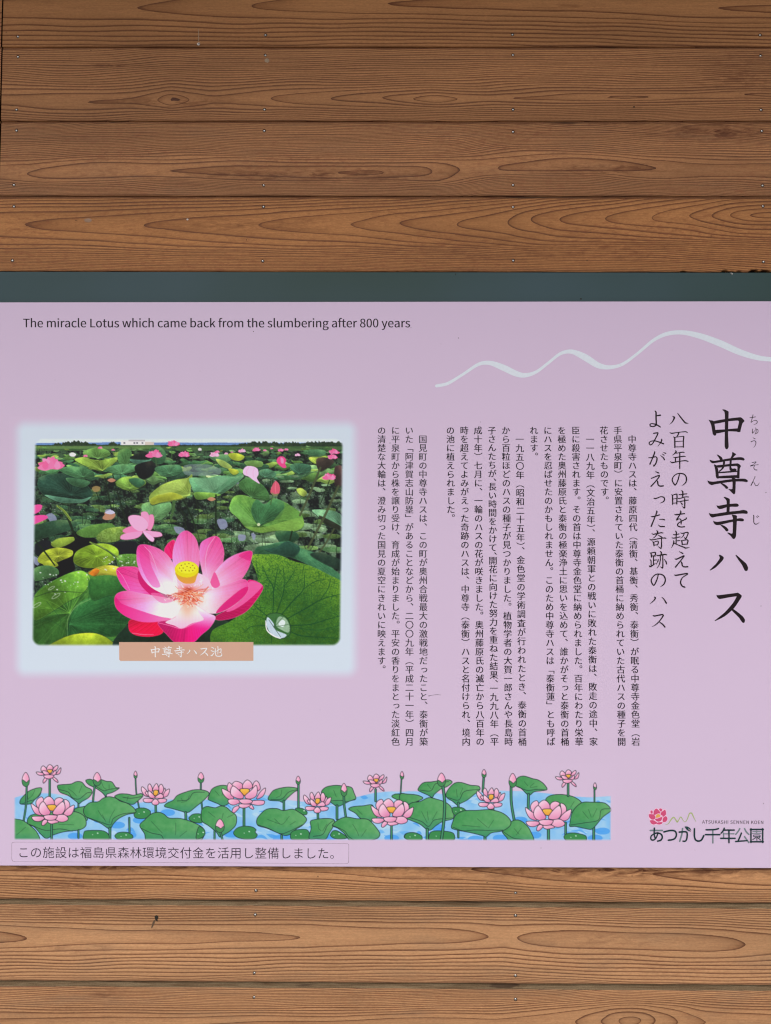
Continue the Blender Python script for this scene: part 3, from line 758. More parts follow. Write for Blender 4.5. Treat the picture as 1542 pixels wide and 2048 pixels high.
# --- latin lettering (outlines kept here: advance, closed bezier loops)
LATIN = {"0":[194,[[[48,-5,97,-5,146,-5],[177,40,177,129,177,218],[146,261,97,261,48,261],[18,218,18,129,18,40]],[[126,21,97,21,68,21],[48,54,48,129,48,204],[68,236,97,236,126,236],[146,204,146,129,146,54]]]],"8":[194,[[[50,-5,98,-5,146,-5],[178,25,178,62,178,97],[158,116,135,129,135,130],[135,130,135,131,150,143],[169,166,169,193,169,232],[143,261,99,261,59,261],[28,234,28,195,28,168],[44,149,63,136,63,136],[63,135,63,135,40,122],[16,98,16,64,16,24]],[[133,155,116,139,85,151],[57,165,57,195,57,220],[75,237,98,237,126,237],[142,217,142,191,142,172]],[[128,19,98,19,68,19],[44,39,44,67,44,91],[59,111,80,125,116,110],[148,97,148,63,148,37]]]],"A":[213,[[[30,86,1,0,12,0],[23,0,34,0,42,26],[51,52,59,78,90,78],[121,78,153,78,161,52],[169,26,177,0,189,0],[200,0,211,0,182,86],[153,171,124,257,112,257],[100,257,88,257,59,171]],[[93,104,67,104,71,117],[75,130,79,144,89,173],[97,200,105,230,106,230],[106,230,106,230,115,201],[123,173,132,144,136,130],[141,117,145,104,119,104]]]],"E":[206,[[[35,86,35,0,86,0],[136,0,187,0,187,9],[187,18,187,28,147,28],[107,28,68,28,68,59],[68,90,68,121,100,121],[132,121,165,121,165,130],[165,140,165,149,132,149],[100,149,68,149,68,176],[68,202,68,229,106,229],[145,229,183,229,183,238],[183,248,183,257,134,257],[85,257,35,257,35,171]]]],"H":[255,[[[35,86,35,0,46,0],[57,0,68,0,68,40],[68,81,68,121,107,121],[147,121,187,121,187,81],[187,40,187,0,198,0],[209,0,220,0,220,86],[220,171,220,257,209,257],[198,257,187,257,187,221],[187,185,187,149,147,149],[107,149,68,149,68,185],[68,221,68,257,57,257],[46,257,35,257,35,171]]]],"I":[103,[[[35,86,35,0,46,0],[57,0,68,0,68,86],[68,171,68,257,57,257],[46,257,35,257,35,171]]]],"K":[226,[[[35,86,35,0,46,0],[57,0,68,0,68,27],[68,54,68,81,82,99],[97,116,112,134,137,89],[163,45,189,0,201,0],[213,0,225,0,194,53],[163,106,132,159,159,192],[186,224,213,257,200,257],[188,257,176,257,140,214],[104,171,68,128,68,128],[68,128,68,128,68,171],[68,214,68,257,57,257],[46,257,35,257,35,171]]]],"L":[190,[[[35,86,35,0,84,0],[132,0,180,0,180,9],[180,18,180,28,143,28],[105,28,68,28,68,104],[68,180,68,257,57,257],[46,257,35,257,35,171]]]],"N":[253,[[[35,86,35,0,46,0],[56,0,66,0,66,45],[66,90,66,135,66,162],[63,189,62,215,62,215],[63,215,63,215,73,197],[82,180,91,162,122,108],[153,54,185,0,196,0],[207,0,218,0,218,86],[218,171,218,257,208,257],[197,257,187,257,187,212],[187,168,187,123,187,97],[189,68,192,42,191,42],[190,42,190,42,181,60],[171,77,162,95,131,149],[100,203,68,257,57,257],[46,257,35,257,35,171]]]],"O":[260,[[[65,-5,130,-5,194,-5],[239,47,239,129,239,211],[194,261,130,261,65,261],[20,211,20,129,20,47]],[[176,24,130,24,84,24],[54,65,54,129,54,193],[84,233,130,233,176,233],[206,193,206,129,206,65]]]],"S":[209,[[[70,-5,106,-5,160,-5],[194,28,194,68,194,106],[171,124,141,137,129,142],[116,147,104,153,84,161],[62,171,62,196,62,218],[81,233,110,233,133,233],[152,224,168,209,174,216],[179,223,185,230,167,248],[140,261,110,261,63,261],[29,233,29,193,29,156],[57,138,81,127,93,122],[105,117,118,111,142,100],[161,92,161,65,161,41],[141,24,107,24,80,24],[54,36,36,56,30,48],[23,41,17,33,39,10]]]],"T":[210,[[[89,76,89,0,99,0],[110,0,121,0,121,76],[121,153,121,229,147,229],[173,229,199,229,199,238],[199,248,199,257,136,257],[74,257,11,257,11,248],[11,238,11,229,37,229],[63,229,89,229,89,153]]]],"U":[252,[[[74,-5,126,-5,179,-5],[218,23,218,106,218,156],[218,206,218,257,208,257],[198,257,187,257,187,206],[187,156,187,105,187,43],[160,24,126,24,93,24],[67,43,67,105,67,156],[67,206,67,257,56,257],[45,257,34,257,34,206],[34,156,34,106,34,23]]]],"a":[197,[[[44,-5,76,-5,99,-5],[121,8,139,23,139,23],[140,23,140,23,141,15],[142,8,143,0,152,0],[160,0,169,0,169,39],[169,78,169,117,169,164],[150,195,103,195,72,195],[46,181,29,170,33,163],[37,155,41,148,56,158],[76,168,98,168,129,168],[137,145,137,120,56,111],[21,91,21,49,21,15]],[[103,21,85,21,66,21],[51,30,51,51,51,76],[73,92,137,99,137,81],[137,64,137,46,119,30]]]],"b":[216,[[[98,-5,116,-5,159,-5],[199,33,199,98,199,157],[172,195,123,195,102,195],[81,183,63,168,63,180],[64,191,64,202,64,228],[64,253,64,279,54,279],[43,279,32,279,32,186],[32,93,32,0,41,0],[49,0,58,0,59,7],[60,13,61,20,61,20],[62,20,62,20,78,5]],[[142,22,111,22,98,22],[81,27,64,42,64,75],[64,109,64,142,82,159],[99,168,115,168,151,168],[165,140,165,98,165,51]]]],"c":[179,[[[57,-5,107,-5,130,-5],[152,5,169,19,164,26],[159,34,155,41,143,30],[127,22,110,22,75,22],[51,51,51,95,51,139],[76,168,111,168,126,168],[138,161,149,152,154,159],[160,166,165,173,152,185],[134,195,110,195,61,195],[18,158,18,95,18,32]]]],"e":[194,[[[58,-5,109,-5,135,-5],[155,4,172,15,168,22],[164,29,160,36,146,27],[131,21,113,21,77,21],[52,47,50,88,92,88],[135,88,178,88,179,92],[179,99,179,106,179,160],[152,195,103,195,60,195],[18,157,18,95,18,32]],[[83,110,49,110,53,148],[77,169,104,169,134,169],[151,149,151,110,117,110]]]],"f":[114,[[[12,172,12,164,20,164],[29,164,37,164,37,109],[37,55,37,0,48,0],[59,0,69,0,69,55],[69,109,69,164,83,164],[96,164,110,164,110,173],[110,181,110,190,96,190],[83,190,69,190,69,200],[69,210,69,220,69,245],[78,258,96,258,103,258],[111,256,118,252,120,261],[122,269,125,277,116,281],[105,283,93,283,55,283],[37,259,37,221,37,210],[37,200,37,190,29,190],[20,189,12,188,12,180]]]],"g":[197,[[[50,-88,96,-88,155,-88],[193,-57,193,-22,193,10],[170,23,126,23,114,23],[101,23,89,23,63,23],[56,32,56,44,56,55],[61,61,68,67,76,63],[87,60,96,60,135,60],[166,86,166,126,166,143],[159,157,150,166,163,166],[176,166,189,166,189,174],[189,182,189,190,167,190],[145,190,123,190,116,193],[107,195,96,195,58,195],[25,169,25,127,25,104],[37,86,50,76,50,76],[50,75,50,75,40,68],[29,55,29,39,29,24],[36,14,46,8,46,7],[46,7,46,6,28,-5],[18,-20,18,-37,18,-69]],[[118,82,96,82,74,82],[56,99,56,127,56,155],[74,172,96,172,119,172],[137,155,137,127,137,99]],[[138,-65,101,-65,66,-65],[46,-53,46,-32,46,-21],[51,-10,65,0,74,-2],[83,-3,90,-3,101,-3],[112,-3,123,-3,148,-3],[161,-9,161,-27,161,-47]]]],"h":[213,[[[32,93,32,0,43,0],[54,0,64,0,64,46],[64,92,64,138,83,157],[97,167,116,167,141,167],[152,152,152,116,152,77],[152,39,152,0,163,0],[174,0,184,0,184,40],[184,80,184,120,184,169],[166,195,126,195,100,195],[81,181,63,163,63,176],[64,189,64,202,64,228],[64,253,64,279,54,279],[43,279,32,279,32,186]]]],"i":[96,[[[32,63,32,0,43,0],[54,0,64,0,64,63],[64,127,64,190,54,190],[43,190,32,190,32,127]],[[36,229,48,229,61,229],[70,238,70,251,70,263],[61,271,48,271,36,271],[27,263,27,251,27,238]]]],"k":[193,[[[32,93,32,0,43,0],[53,0,64,0,64,17],[64,33,64,50,76,64],[88,78,99,92,118,61],[137,31,155,0,167,0],[178,0,190,0,166,38],[142,76,118,113,139,139],[160,165,181,190,169,190],[158,190,146,190,119,157],[92,123,65,90,65,90],[64,90,64,90,64,153],[64,216,64,279,53,279],[43,279,32,279,32,186]]]],"l":[99,[[[42,-5,66,-5,75,-5],[80,-3,84,-2,83,6],[81,15,80,23,76,22],[75,22,73,22,68,22],[64,26,64,36,64,117],[64,198,64,279,54,279],[43,279,32,279,32,198],[32,118,32,38,32,11]]]],"m":[324,[[[32,63,32,0,43,0],[54,0,64,0,64,46],[64,92,64,138,82,158],[98,167,112,167,136,167],[147,152,147,116,147,77],[147,39,147,0,158,0],[169,0,179,0,179,46],[179,92,179,138,197,158],[213,167,227,167,251,167],[263,152,263,116,263,77],[263,39,263,0,273,0],[284,0,294,0,294,40],[294,80,294,120,294,169],[276,195,237,195,214,195],[194,180,174,159,166,181],[151,195,121,195,99,195],[79,181,62,162,62,162],[62,162,62,162,61,172],[60,181,58,190,50,190],[41,190,32,190,32,127]]]],"n":[214,[[[32,63,32,0,43,0],[54,0,64,0,64,46],[64,92,64,138,83,157],[97,167,116,167,141,167],[152,152,152,116,152,77],[152,39,152,0,163,0],[174,0,184,0,184,40],[184,80,184,120,184,169],[166,195,126,195,100,195],[80,181,62,162,62,162],[62,162,62,162,61,172],[60,181,58,190,50,190],[41,190,32,190,32,127]]]],"o":[212,[[[60,-5,106,-5,153,-5],[194,32,194,95,194,158],[153,195,106,195,60,195],[18,158,18,95,18,32]],[[139,22,106,22,73,22],[51,51,51,95,51,139],[73,168,106,168,139,168],[161,139,161,95,161,51]]]],"r":[136,[[[32,63,32,0,43,0],[54,0,64,0,64,41],[64,81,64,122,77,154],[96,166,112,166,120,166],[124,165,131,163,133,172],[135,182,137,191,131,194],[125,195,116,195,95,195],[76,180,62,155,62,155],[62,155,62,155,61,167],[60,179,58,190,50,190],[41,190,32,190,32,127]]]],"s":[164,[[[55,-5,82,-5,127,-5],[151,21,151,52,151,88],[121,99,93,110,72,118],[52,125,52,143,52,158],[63,170,88,170,104,170],[118,163,131,153,136,160],[141,167,146,173,132,185],[111,195,87,195,46,195],[22,171,22,141,22,109],[50,96,77,86,98,78],[120,69,120,50,120,34],[108,20,83,20,60,20],[43,29,27,43,21,36],[16,29,11,22,29,7]]]],"t":[132,[[[51,-5,92,-5,104,-5],[116,-1,127,2,125,11],[123,19,121,27,114,24],[106,21,99,21,77,21],[70,35,70,58,70,93],[70,129,70,164,87,164],[104,164,121,164,121,173],[121,181,121,190,104,190],[87,190,70,190,70,208],[70,226,70,244,61,244],[52,244,43,244,42,226],[41,208,40,190,30,190],[19,189,9,188,9,180],[9,172,9,164,19,164],[28,164,38,164,38,129],[38,94,38,59,38,21]]]],"u":[213,[[[48,-5,88,-5,114,-5],[133,9,151,30,151,30],[151,30,152,30,152,20],[153,10,154,0,163,0],[172,0,181,0,181,63],[181,127,181,190,170,190],[159,190,149,190,149,145],[149,100,149,55,131,33],[117,23,97,23,72,23],[62,38,62,74,62,112],[62,151,62,190,51,190],[40,190,29,190,29,150],[29,110,29,70,29,21]]]],"w":[281,[[[45,63,62,0,75,0],[87,0,99,0,108,34],[117,68,126,102,131,120],[135,138,139,157,140,157],[141,157,141,157,146,138],[149,120,154,103,163,68],[172,34,181,0,194,0],[207,0,220,0,237,63],[255,127,272,190,261,190],[251,190,241,190,232,153],[222,117,213,80,209,62],[206,45,202,27,201,27],[201,27,200,27,195,45],[191,62,187,80,177,117],[167,153,157,190,146,190],[136,190,126,190,116,153],[106,117,96,80,91,62],[87,45,83,27,83,27],[82,27,82,27,78,45],[74,62,70,80,61,117],[51,153,42,190,31,190],[20,190,9,190,27,127]]]],"y":[182,[[[27,-82,35,-82,73,-82],[93,-53,106,-16,130,53],[154,121,178,190,167,190],[157,190,147,190,135,155],[124,120,112,85,107,68],[102,48,97,31,96,31],[96,31,95,31,89,49],[82,68,76,85,63,120],[51,155,38,190,27,190],[16,190,5,190,30,127],[55,63,81,0,79,-5],[78,-10,77,-15,69,-38],[55,-56,34,-56,29,-56],[23,-54,19,-53,17,-61],[15,-70,13,-78,19,-81]]]]}
def latin(text, x0, y0, x1, y1, name, m, parent, track=0.0, caps=None, bold=.26):
    """baseline from (x0, y0) to (x1, y1) in photo pixels; the line is fitted to that width."""
    total, xs, x = 0, [], 0.0
    for ch in text:
        xs.append(x); x += (78 if ch == ' ' else LATIN[ch][0]) + track
    first = min(p[2] for p in LATIN[text[0]][1][0]); last = xs[-1] + max(p[2] for p in LATIN[text[-1]][1][0])
    L_ = math.hypot(x1 - x0, y1 - y0); sc = L_ / (last - first)
    ux, uy = (x1 - x0) / L_, (y1 - y0) / L_
    bm = bmesh.new()
    c = bpy.data.curves.new('l', 'CURVE'); c.dimensions = '2D'; c.fill_mode = 'FRONT'; c.resolution_u = 4
    for ch, gx in zip(text, xs):
        if ch == ' ': continue
        for loop in LATIN[ch][1]:
            sp = c.splines.new('BEZIER'); sp.use_cyclic_u = True
            sp.bezier_points.add(len(loop) - 1)
            for bp_, q in zip(sp.bezier_points, loop):
                bp_.handle_left = (q[0] + gx - first, q[1], 0); bp_.co = (q[2] + gx - first, q[3], 0); bp_.handle_right = (q[4] + gx - first, q[5], 0)
    o = bpy.data.objects.new('l', c)
    me0 = bpy.data.meshes.new_from_object(o)
    P = np.array([v.co[:2] for v in me0.vertices]); F = [tuple(p.vertices) for p in me0.polygons]
    bpy.data.objects.remove(o)
    px = x0 + (P[:, 0] * ux + P[:, 1] * uy) * sc; py = y0 + (P[:, 0] * uy - P[:, 1] * ux) * sc * (caps or 1.0)
    fl = Flat(); fl.add(np.stack([px - bold, py], 1), F); fl.d += .00003; fl.add(np.stack([px + bold, py], 1), F)
    return fl.build(name, m, parent)
latin("The miracle Lotus which came back from the slumbering after 800 years", 46.5, 654.6, 820, 654.6, 'english_heading', ink_latin, sign)

# --- white mountain line
fl = Flat(SD + 0.0001)
for p in parse("30,298,14|80,287,14|150,245,12|220,200,15|270,194,20|330,215,28|390,243,26|430,250,20|480,235,14|540,190,12|590,152,14|640,143,20|700,168,30|760,205,26|810,214,18|870,200,14|940,150,12|1010,92,14|1070,63,18|1140,56,20|1220,72,26|1310,105,30|1400,145,28|1480,170,23|1545,178,20|1640,180,18", 860, 640, 2.261): fl.brush(p)
fl.build('mountain_line', ink('ink_pale_blue', (224, 232, 238)), sign)

# --- park logo
logo = Flat(SD + 0.00012, 0.00002)
LM = [ink('logo_light_pink', (240, 196, 218)), ink('logo_pink', (208, 82, 120)), ink('logo_yellow', (226, 168, 92)), ink('logo_green', (172, 184, 124)), ink('logo_dark', (24, 52, 54)), ink('logo_grey_green', (118, 132, 134)), ink_latin, ink('logo_leaf', (20, 62, 62))]
K7 = (1290, 1600, 6.119)
for p in parse("48,166|62,128|85,120|100,136|118,108|140,98|160,106|195,96|218,112|248,112|264,140|262,188|280,215|274,255|246,277|218,282|205,300|160,306|108,308|72,292|58,248|42,205", *K7, False): logo.poly(catmull(p, 3, True, .4), 0)
for p in parse("68,132|82,128|93,135|92,165|70,163 ; 135,105|160,118|188,150|183,165|160,165|120,182|105,175|108,135 ; 172,112|192,103|212,115|205,138|190,140 ; 245,120|257,150|255,180|220,208|212,190|190,178|200,150|225,130 ; 48,175|80,173|112,180|122,200|128,222|105,240|80,237|55,215|48,195 ; 122,232|160,225|208,205|210,225|195,255|165,265|138,255 ; 215,255|225,215|255,198|272,215|272,245|250,268|225,270 ; 62,250|105,248|150,280|110,300|80,290|65,270 ; 140,285|170,272|215,272|205,290|180,300|155,297", *K7, False): logo.poly(catmull(p, 3, True, .4), 1)
for p in parse("130,205|140,182|165,170|188,185|185,205|160,215|135,218", *K7, False): logo.poly(catmull(p, 3, True, .4), 2)
for p in parse("250,303,3|285,290,8|320,240,14|350,212,16|375,240,14|395,268,18|415,240,10|438,208,12|465,245,8|490,268,6|515,240,10|545,165,14|572,163,16|595,210,12|625,268,3", *K7): logo.brush(p, 3)
for p in parse("65,373,20|213,373,20 ; 460,350,20|450,420,20|425,505,20 ; 830,370,18|830,525,18 ; 962,405,16|962,462,16 ; 958,414,14|1090,414,14 ; 1160,350,18|1140,385,18|1110,420,18 ; 1218,350,18|1240,390,18|1270,420,18 ; 1218,448,18|1270,520,18 ; 1318,385,10|1415,385,10 ; 1368,374,10|1368,402,10 ; 1312,407,10|1425,407,10", *K7): logo.brush(p, 5)
for p in parse("115,345,20|113,420,18|125,470,18 ; 160,405,18|132,470,16|95,492,18|72,475,18|77,440,16|112,414,16|155,403,18|198,420,20|212,455,20|195,490,20|155,503,18 ; 232,390,20|310,373,20|365,380,20|385,420,20|370,465,20|335,485,20|287,492,20 ; 420,393,20|490,388,20|515,402,20|515,455,20|505,492,18|488,505,18|465,503,16 ; 605,352,20|605,440,20|618,485,20|650,503,20|690,490,20|720,437,20 ; 748,365,18|850,362,18|900,350,18 ; 740,424,18|917,424,18 ; 970,345,18|955,380,18|930,408,16 ; 965,368,18|1093,368,18 ; 926,469,18|1103,469,18 ; 1028,375,18|1028,522,18 ; 1180,405,18|1165,445,18|1140,500,18 ; 1110,508,18|1250,497,16 ; 1297,352,18|1297,519,18 ; 1441,352,18|1441,519,18 ; 1290,360,18|1448,360,18 ; 1290,511,18|1448,511,18 ; 1330,428,8|1405,428,8|1405,446,8|1330,446,8|1330,428,8 ; 1370,450,9|1370,495,9 ; 1358,458,9|1318,485,9 ; 1375,458,9|1420,492,9 ; 1412,450,8|1390,464,8", *K7): logo.brush(p, 4)
for p in parse("488,325|520,325|548,342|562,362|565,385|540,382|512,365|496,345", *K7, False): logo.poly(catmull(p, 3, True, .4), 7)
for p in parse("530,352,4|565,382,5|583,412,4", *K7): logo.brush(p, 0)
logo.build('park_logo', LM, sign)
latin("ATSUKASHI SENNEN KOEN", 1404.3, 1647.0, 1526.5, 1648.0, 'park_name_lettering', ink_latin, sign, track=24, bold=.06)
# ------------------------------------------------------------------ painter for the printed pictures
class Canvas:
    def __init__(s, x0, y0, x1, y1, sc, colr):
        s.x0, s.y0, s.sc = x0, y0, sc
        s.w, s.h = int(round((x1 - x0) * sc)), int(round((y1 - y0) * sc))
        s.a = np.empty((s.h, s.w, 3), np.float32); s.a[:] = colr
        s.X = np.arange(s.w)[None, :].repeat(s.h, 0) / sc + x0
        s.Y = np.arange(s.h)[:, None].repeat(s.w, 1) / sc + y0
    def region(s, P, pad=0):
        i0 = max(0, int((P[:, 0].min() - s.x0 - pad) * s.sc) - 1); i1 = min(s.w, int((P[:, 0].max() - s.x0 + pad) * s.sc) + 2)
        j0 = max(0, int((P[:, 1].min() - s.y0 - pad) * s.sc) - 1); j1 = min(s.h, int((P[:, 1].max() - s.y0 + pad) * s.sc) + 2)
        return i0, i1, j0, j1
    def mask(s, P):
        i0, i1, j0, j1 = s.region(P)
        if i1 <= i0 or j1 <= j0: return None
        q = (P - [s.x0, s.y0]) * s.sc - [i0, j0]
        t = np.zeros((j1 - j0, i1 - i0 + 1), np.int32)
        a, b_ = q, np.roll(q, -1, 0)
        for (xa, ya), (xb, yb) in zip(a, b_):
            if ya == yb: continue
            lo, hi = (ya, yb) if ya < yb else (yb, ya)
            r0, r1 = max(0, math.ceil(lo)), min(t.shape[0] - 1, math.ceil(hi) - 1)
            if r1 < r0: continue
            rr = np.arange(r0, r1 + 1)
            xx = np.clip(np.ceil(xa + (rr - ya) * (xb - xa) / (yb - ya)), 0, t.shape[1] - 1).astype(int)
            np.add.at(t, (rr, xx), 1)
        m = (np.cumsum(t, 1)[:, :-1] % 2).astype(bool)
        return i0, i1, j0, j1, m
    def fill(s, P, c, alpha=1.0, soft=True, ten=0.5):
        P = np.array(P, float)
        if soft: P = catmull(P, 5, True, ten)
        R = s.mask(P)
        if R is None: return
        i0, i1, j0, j1, m = R
        sub = s.a[j0:j1, i0:i1]
        if callable(c): c = c(s.X[j0:j1, i0:i1], s.Y[j0:j1, i0:i1], sub)
        al = alpha * m[..., None]
        sub[:] = sub * (1 - al) + np.clip(np.asarray(c, np.float32), 0, 255) * al
    def stroke(s, P, c, w=1.0, alpha=1.0, smooth=True, closed=False, feather=0.4):
        """P: (x, y) or (x, y, width)."""
        P = np.array(P, float)
        if P.shape[1] == 2: P = np.column_stack([P, np.full(len(P), w)])
        if smooth: P = catmull(P, 5, closed)
        if closed: P = np.vstack([P, P[:1]])
        pad = P[:, 2].max() + 1
        i0, i1, j0, j1 = s.region(P, pad)
        if i1 <= i0 or j1 <= j0: return
        X, Y = s.X[j0:j1, i0:i1], s.Y[j0:j1, i0:i1]
        cov = np.zeros_like(X)
        for a, b_ in zip(P[:-1], P[1:]):
            ww = max(a[2], b_[2]) / 2 + 1
            k0 = max(0, int((min(a[0], b_[0]) - ww - s.x0) * s.sc) - i0); k1 = max(0, int((max(a[0], b_[0]) + ww - s.x0) * s.sc) + 2 - i0)
            l0 = max(0, int((min(a[1], b_[1]) - ww - s.y0) * s.sc) - j0); l1 = max(0, int((max(a[1], b_[1]) + ww - s.y0) * s.sc) + 2 - j0)
            x, y = X[l0:l1, k0:k1], Y[l0:l1, k0:k1]
            if x.size == 0: continue
            dx, dy = b_[0] - a[0], b_[1] - a[1]
            t = np.clip(((x - a[0]) * dx + (y - a[1]) * dy) / (dx * dx + dy * dy + 1e-9), 0, 1)
            dd = np.hypot(x - a[0] - t * dx, y - a[1] - t * dy) - (a[2] + t * (b_[2] - a[2])) / 2
            cov[l0:l1, k0:k1] = np.maximum(cov[l0:l1, k0:k1], np.clip(0.5 - dd / (2 * feather), 0, 1))
        sub = s.a[j0:j1, i0:i1]
        al = (alpha * cov)[..., None]
        sub[:] = sub * (1 - al) + np.array(c, np.float32) * al
    def grid(s):
        """average down to one sample per photo pixel"""
        k = int(s.sc)
        return s.a[:s.h // k * k, :s.w // k * k].reshape(s.h // k, k, s.w // k, k, 3).mean((1, 3))

def vnoise(h, w, cell, seed, aspect=1.0, octaves=3):
    rg = np.random.RandomState(seed)
    o = np.zeros((h, w)); amp, tot = 1.0, 0
    for _ in range(octaves):
        cy, cx_ = max(1.5, cell), max(1.5, cell * aspect)
        gh, gw = int(h / cy) + 3, int(w / cx_) + 3
        g = rg.rand(gh, gw)
        y = np.arange(h) / cy; x = np.arange(w) / cx_
        yi, xi = y.astype(int), x.astype(int); fy, fx = y - yi, x - xi
        fy, fx = fy * fy * (3 - 2 * fy), fx * fx * (3 - 2 * fx)
        a = g[yi][:, xi]; b_ = g[yi][:, xi + 1]; c = g[yi + 1][:, xi]; d_ = g[yi + 1][:, xi + 1]
        o += amp * ((a * (1 - fx) + b_ * fx) * (1 - fy)[:, None] + (c * (1 - fx) + d_ * fx) * fy[:, None])
        tot += amp; amp *= 0.5; cell /= 2
    return o / tot

def print_sheet(name, cv, x0, y0, m, parent, depth):
    g = cv.grid()
    h, w, _ = g.shape
    xs = x0 + (np.arange(w) + 0.5); ys = y0 + (np.arange(h) + 0.5)
    PXx, PYy = np.meshgrid(xs, ys)
    X, Y, Z = PX(PXx, PYy, depth)
    me = grid_mesh(name, X, Y, Z)
    ca = me.color_attributes.new('ink', 'FLOAT_COLOR', 'POINT')
    c = np.ones((h * w, 4), np.float32)
    c[:, :3] = np.clip(lin(g.reshape(-1, 3)) / ILL, 0, 0.95)
    ca.data.foreach_set('color', c.ravel())
    return new_obj(name, me, m, parent)

mixc = lambda a, b_, t: np.asarray(a, float) * (1 - t) + np.asarray(b_, float) * t
PINKD = (214.0, 193.5, 215.0)
ink_print = print_mat('printed_ink')

# ---- lotus pond photograph.  Coordinates below: crop (30, 840) x 2.2029
AS = 2.2029
def A(s): return [(30 + float(a) / AS, 840 + float(b_) / AS) for a, b_ in (q.split(',') for q in s.split())]
def Aw(s): return [(30 + float(a) / AS, 840 + float(b_) / AS, float(c) / AS) for a, b_, c in (q.split(',') for q in s.split())]
PC = (18, 832, 730, 1360)
cv = Canvas(*PC, 2, PINKD)
H_, W_ = cv.h, cv.w
n_f = vnoise(H_, W_, 5, 1); n_m = vnoise(H_, W_, 22, 2); n_c = vnoise(H_, W_, 80, 3)
n_h = vnoise(H_, W_, 7, 4, 5.0); n_s = vnoise(H_, W_, 3, 5, 1.3, 2)
def sub(nz, X, Y): 
    i = ((X[0, 0] - cv.x0) * 2 + .5).astype(int); j = ((Y[0, 0] - cv.y0) * 2 + .5).astype(int)
    return nz[j:j + X.shape[0], i:i + X.shape[1]]
# base: dark water and duckweed
base = mixc((22, 27, 28), (66, 92, 66), np.clip((n_m * .6 + n_f * .4 - .40) * 4.5, 0, 1)[..., None])
yy = (cv.Y - 840) * AS; xx = (cv.X - 30) * AS
base = mixc(base, (104, 132, 104), (np.clip((xx - 900) / 500, 0, 1) * np.clip((n_m - .38) * 4, 0, 1) * (yy > 330) * .8)[..., None])
cv.a[:] = base
sp = (n_s > .84) & (yy > 180) & (n_m > .45)
cv.a[sp] = cv.a[sp] * .35 + np.array((196, 206, 206)) * .65
rg = np.random.RandomState(11)
# sky, hills, tree line, field
top = yy < 128
skyc = mixc((214, 226, 240), (196, 212, 232), np.clip((yy - 85) / 18, 0, 1)[..., None])
cv.a[:] = np.where((yy < 112)[..., None], skyc, cv.a)
hill = (yy > 96 + 6 * vnoise(1, W_, 90, 8) ) & (yy < 112)
cv.a[hill] = (104, 138, 186)
cv.a[:] = np.where(((yy > 110) & (yy < 135))[..., None], mixc((92, 122, 70), (52, 84, 52), n_h[..., None]), cv.a)
tb = vnoise(1, W_, 16, 9) * .6 + vnoise(1, W_, 5, 10) * .5
tl = 113 - 7 * tb - 26 * tb * np.clip(1 - np.abs(xx - 265) / 95, 0, 1) ** .5 - 22 * tb * np.clip(1 - np.abs(xx - 440) / 30, 0, 1) ** .5 - 22 * tb * np.clip((xx - 960) / 60, 0, 1)
tl = np.where((xx > 462) & (xx < 640), 113, tl)
tr = (yy > tl) & (yy < 116)
cv.a[tr] = mixc((30, 44, 34), (62, 82, 54), n_f[..., None])[tr]
cv.fill(A("465,92 470,90 570,90 600,95 600,110 465,110"), (226, 224, 222), soft=False)
cv.fill(A("500,86 572,86 572,93 500,93"), (180, 176, 176), soft=False)
cv.fill(A("572,96 612,96 612,110 572,110"), (200, 190, 178), soft=False)
for x in (478, 522, 534, 558): cv.fill(A("%d,98 %d,98 %d,104 %d,104" % (x, x + 7, x + 7, x)), (92, 96, 104), soft=False)
field = (yy > 113) & (yy < 126) & (xx < 640)
cv.a[field] = cv.a[field] * .4 + np.array((112, 146, 84)) * .6

GREENS = [(98, 146, 74), (66, 112, 70), (136, 170, 78), (48, 88, 62), (78, 126, 84), (112, 156, 96)]
def leaf_col(c, lift=1.0, veins=None, amp=9, vein_c=None, nv=22, box=None):
    c = np.array(c, float); ph = (c.sum() * 1.7) % 6.28
    def f_(X, Y, s_):
        n = sub(n_f, X, Y); m = sub(n_m, X, Y)
        y0, y1 = Y.min(), Y.max(); x0, x1 = X.min(), X.max()
        u = (Y - y0) / (y1 - y0 + 1e-6); w = (X - x0) / (x1 - x0 + 1e-6)
        k = 1.20 - .42 * lift * u ** .8 + .10 * lift * np.cos(w * 5.2 + ph)
        k = k + (m - .5) * .30 * lift
        o = c * k[..., None] + ((n - .5) * amp)[..., None]
        hot = np.clip(k - 1.08, 0, 1)[..., None] * np.array((110, 70, 20.))
        o = o + hot
        if veins is not None and nv:
            vx, vy = 30 + veins[0] / AS, 840 + veins[1] / AS
            an = np.arctan2((Y - vy) * 1.5, X - vx) + (n - .5) * .05; rr = np.hypot(X - vx, Y - vy)
            fold = np.cos(an * 5 + ph)
            ln = np.clip(1 - np.abs(np.sin(an * nv / 2)) / (.10 + 1.6 / (rr + 2)), 0, 1)
            o = o * (1 + .13 * fold * np.clip(rr / 20, 0, 1) - .22 * np.exp(-(rr / 13) ** 2))[..., None]
            o = o + (ln * 15)[..., None] * np.array((1, 1, .7))
        return o
    return f_
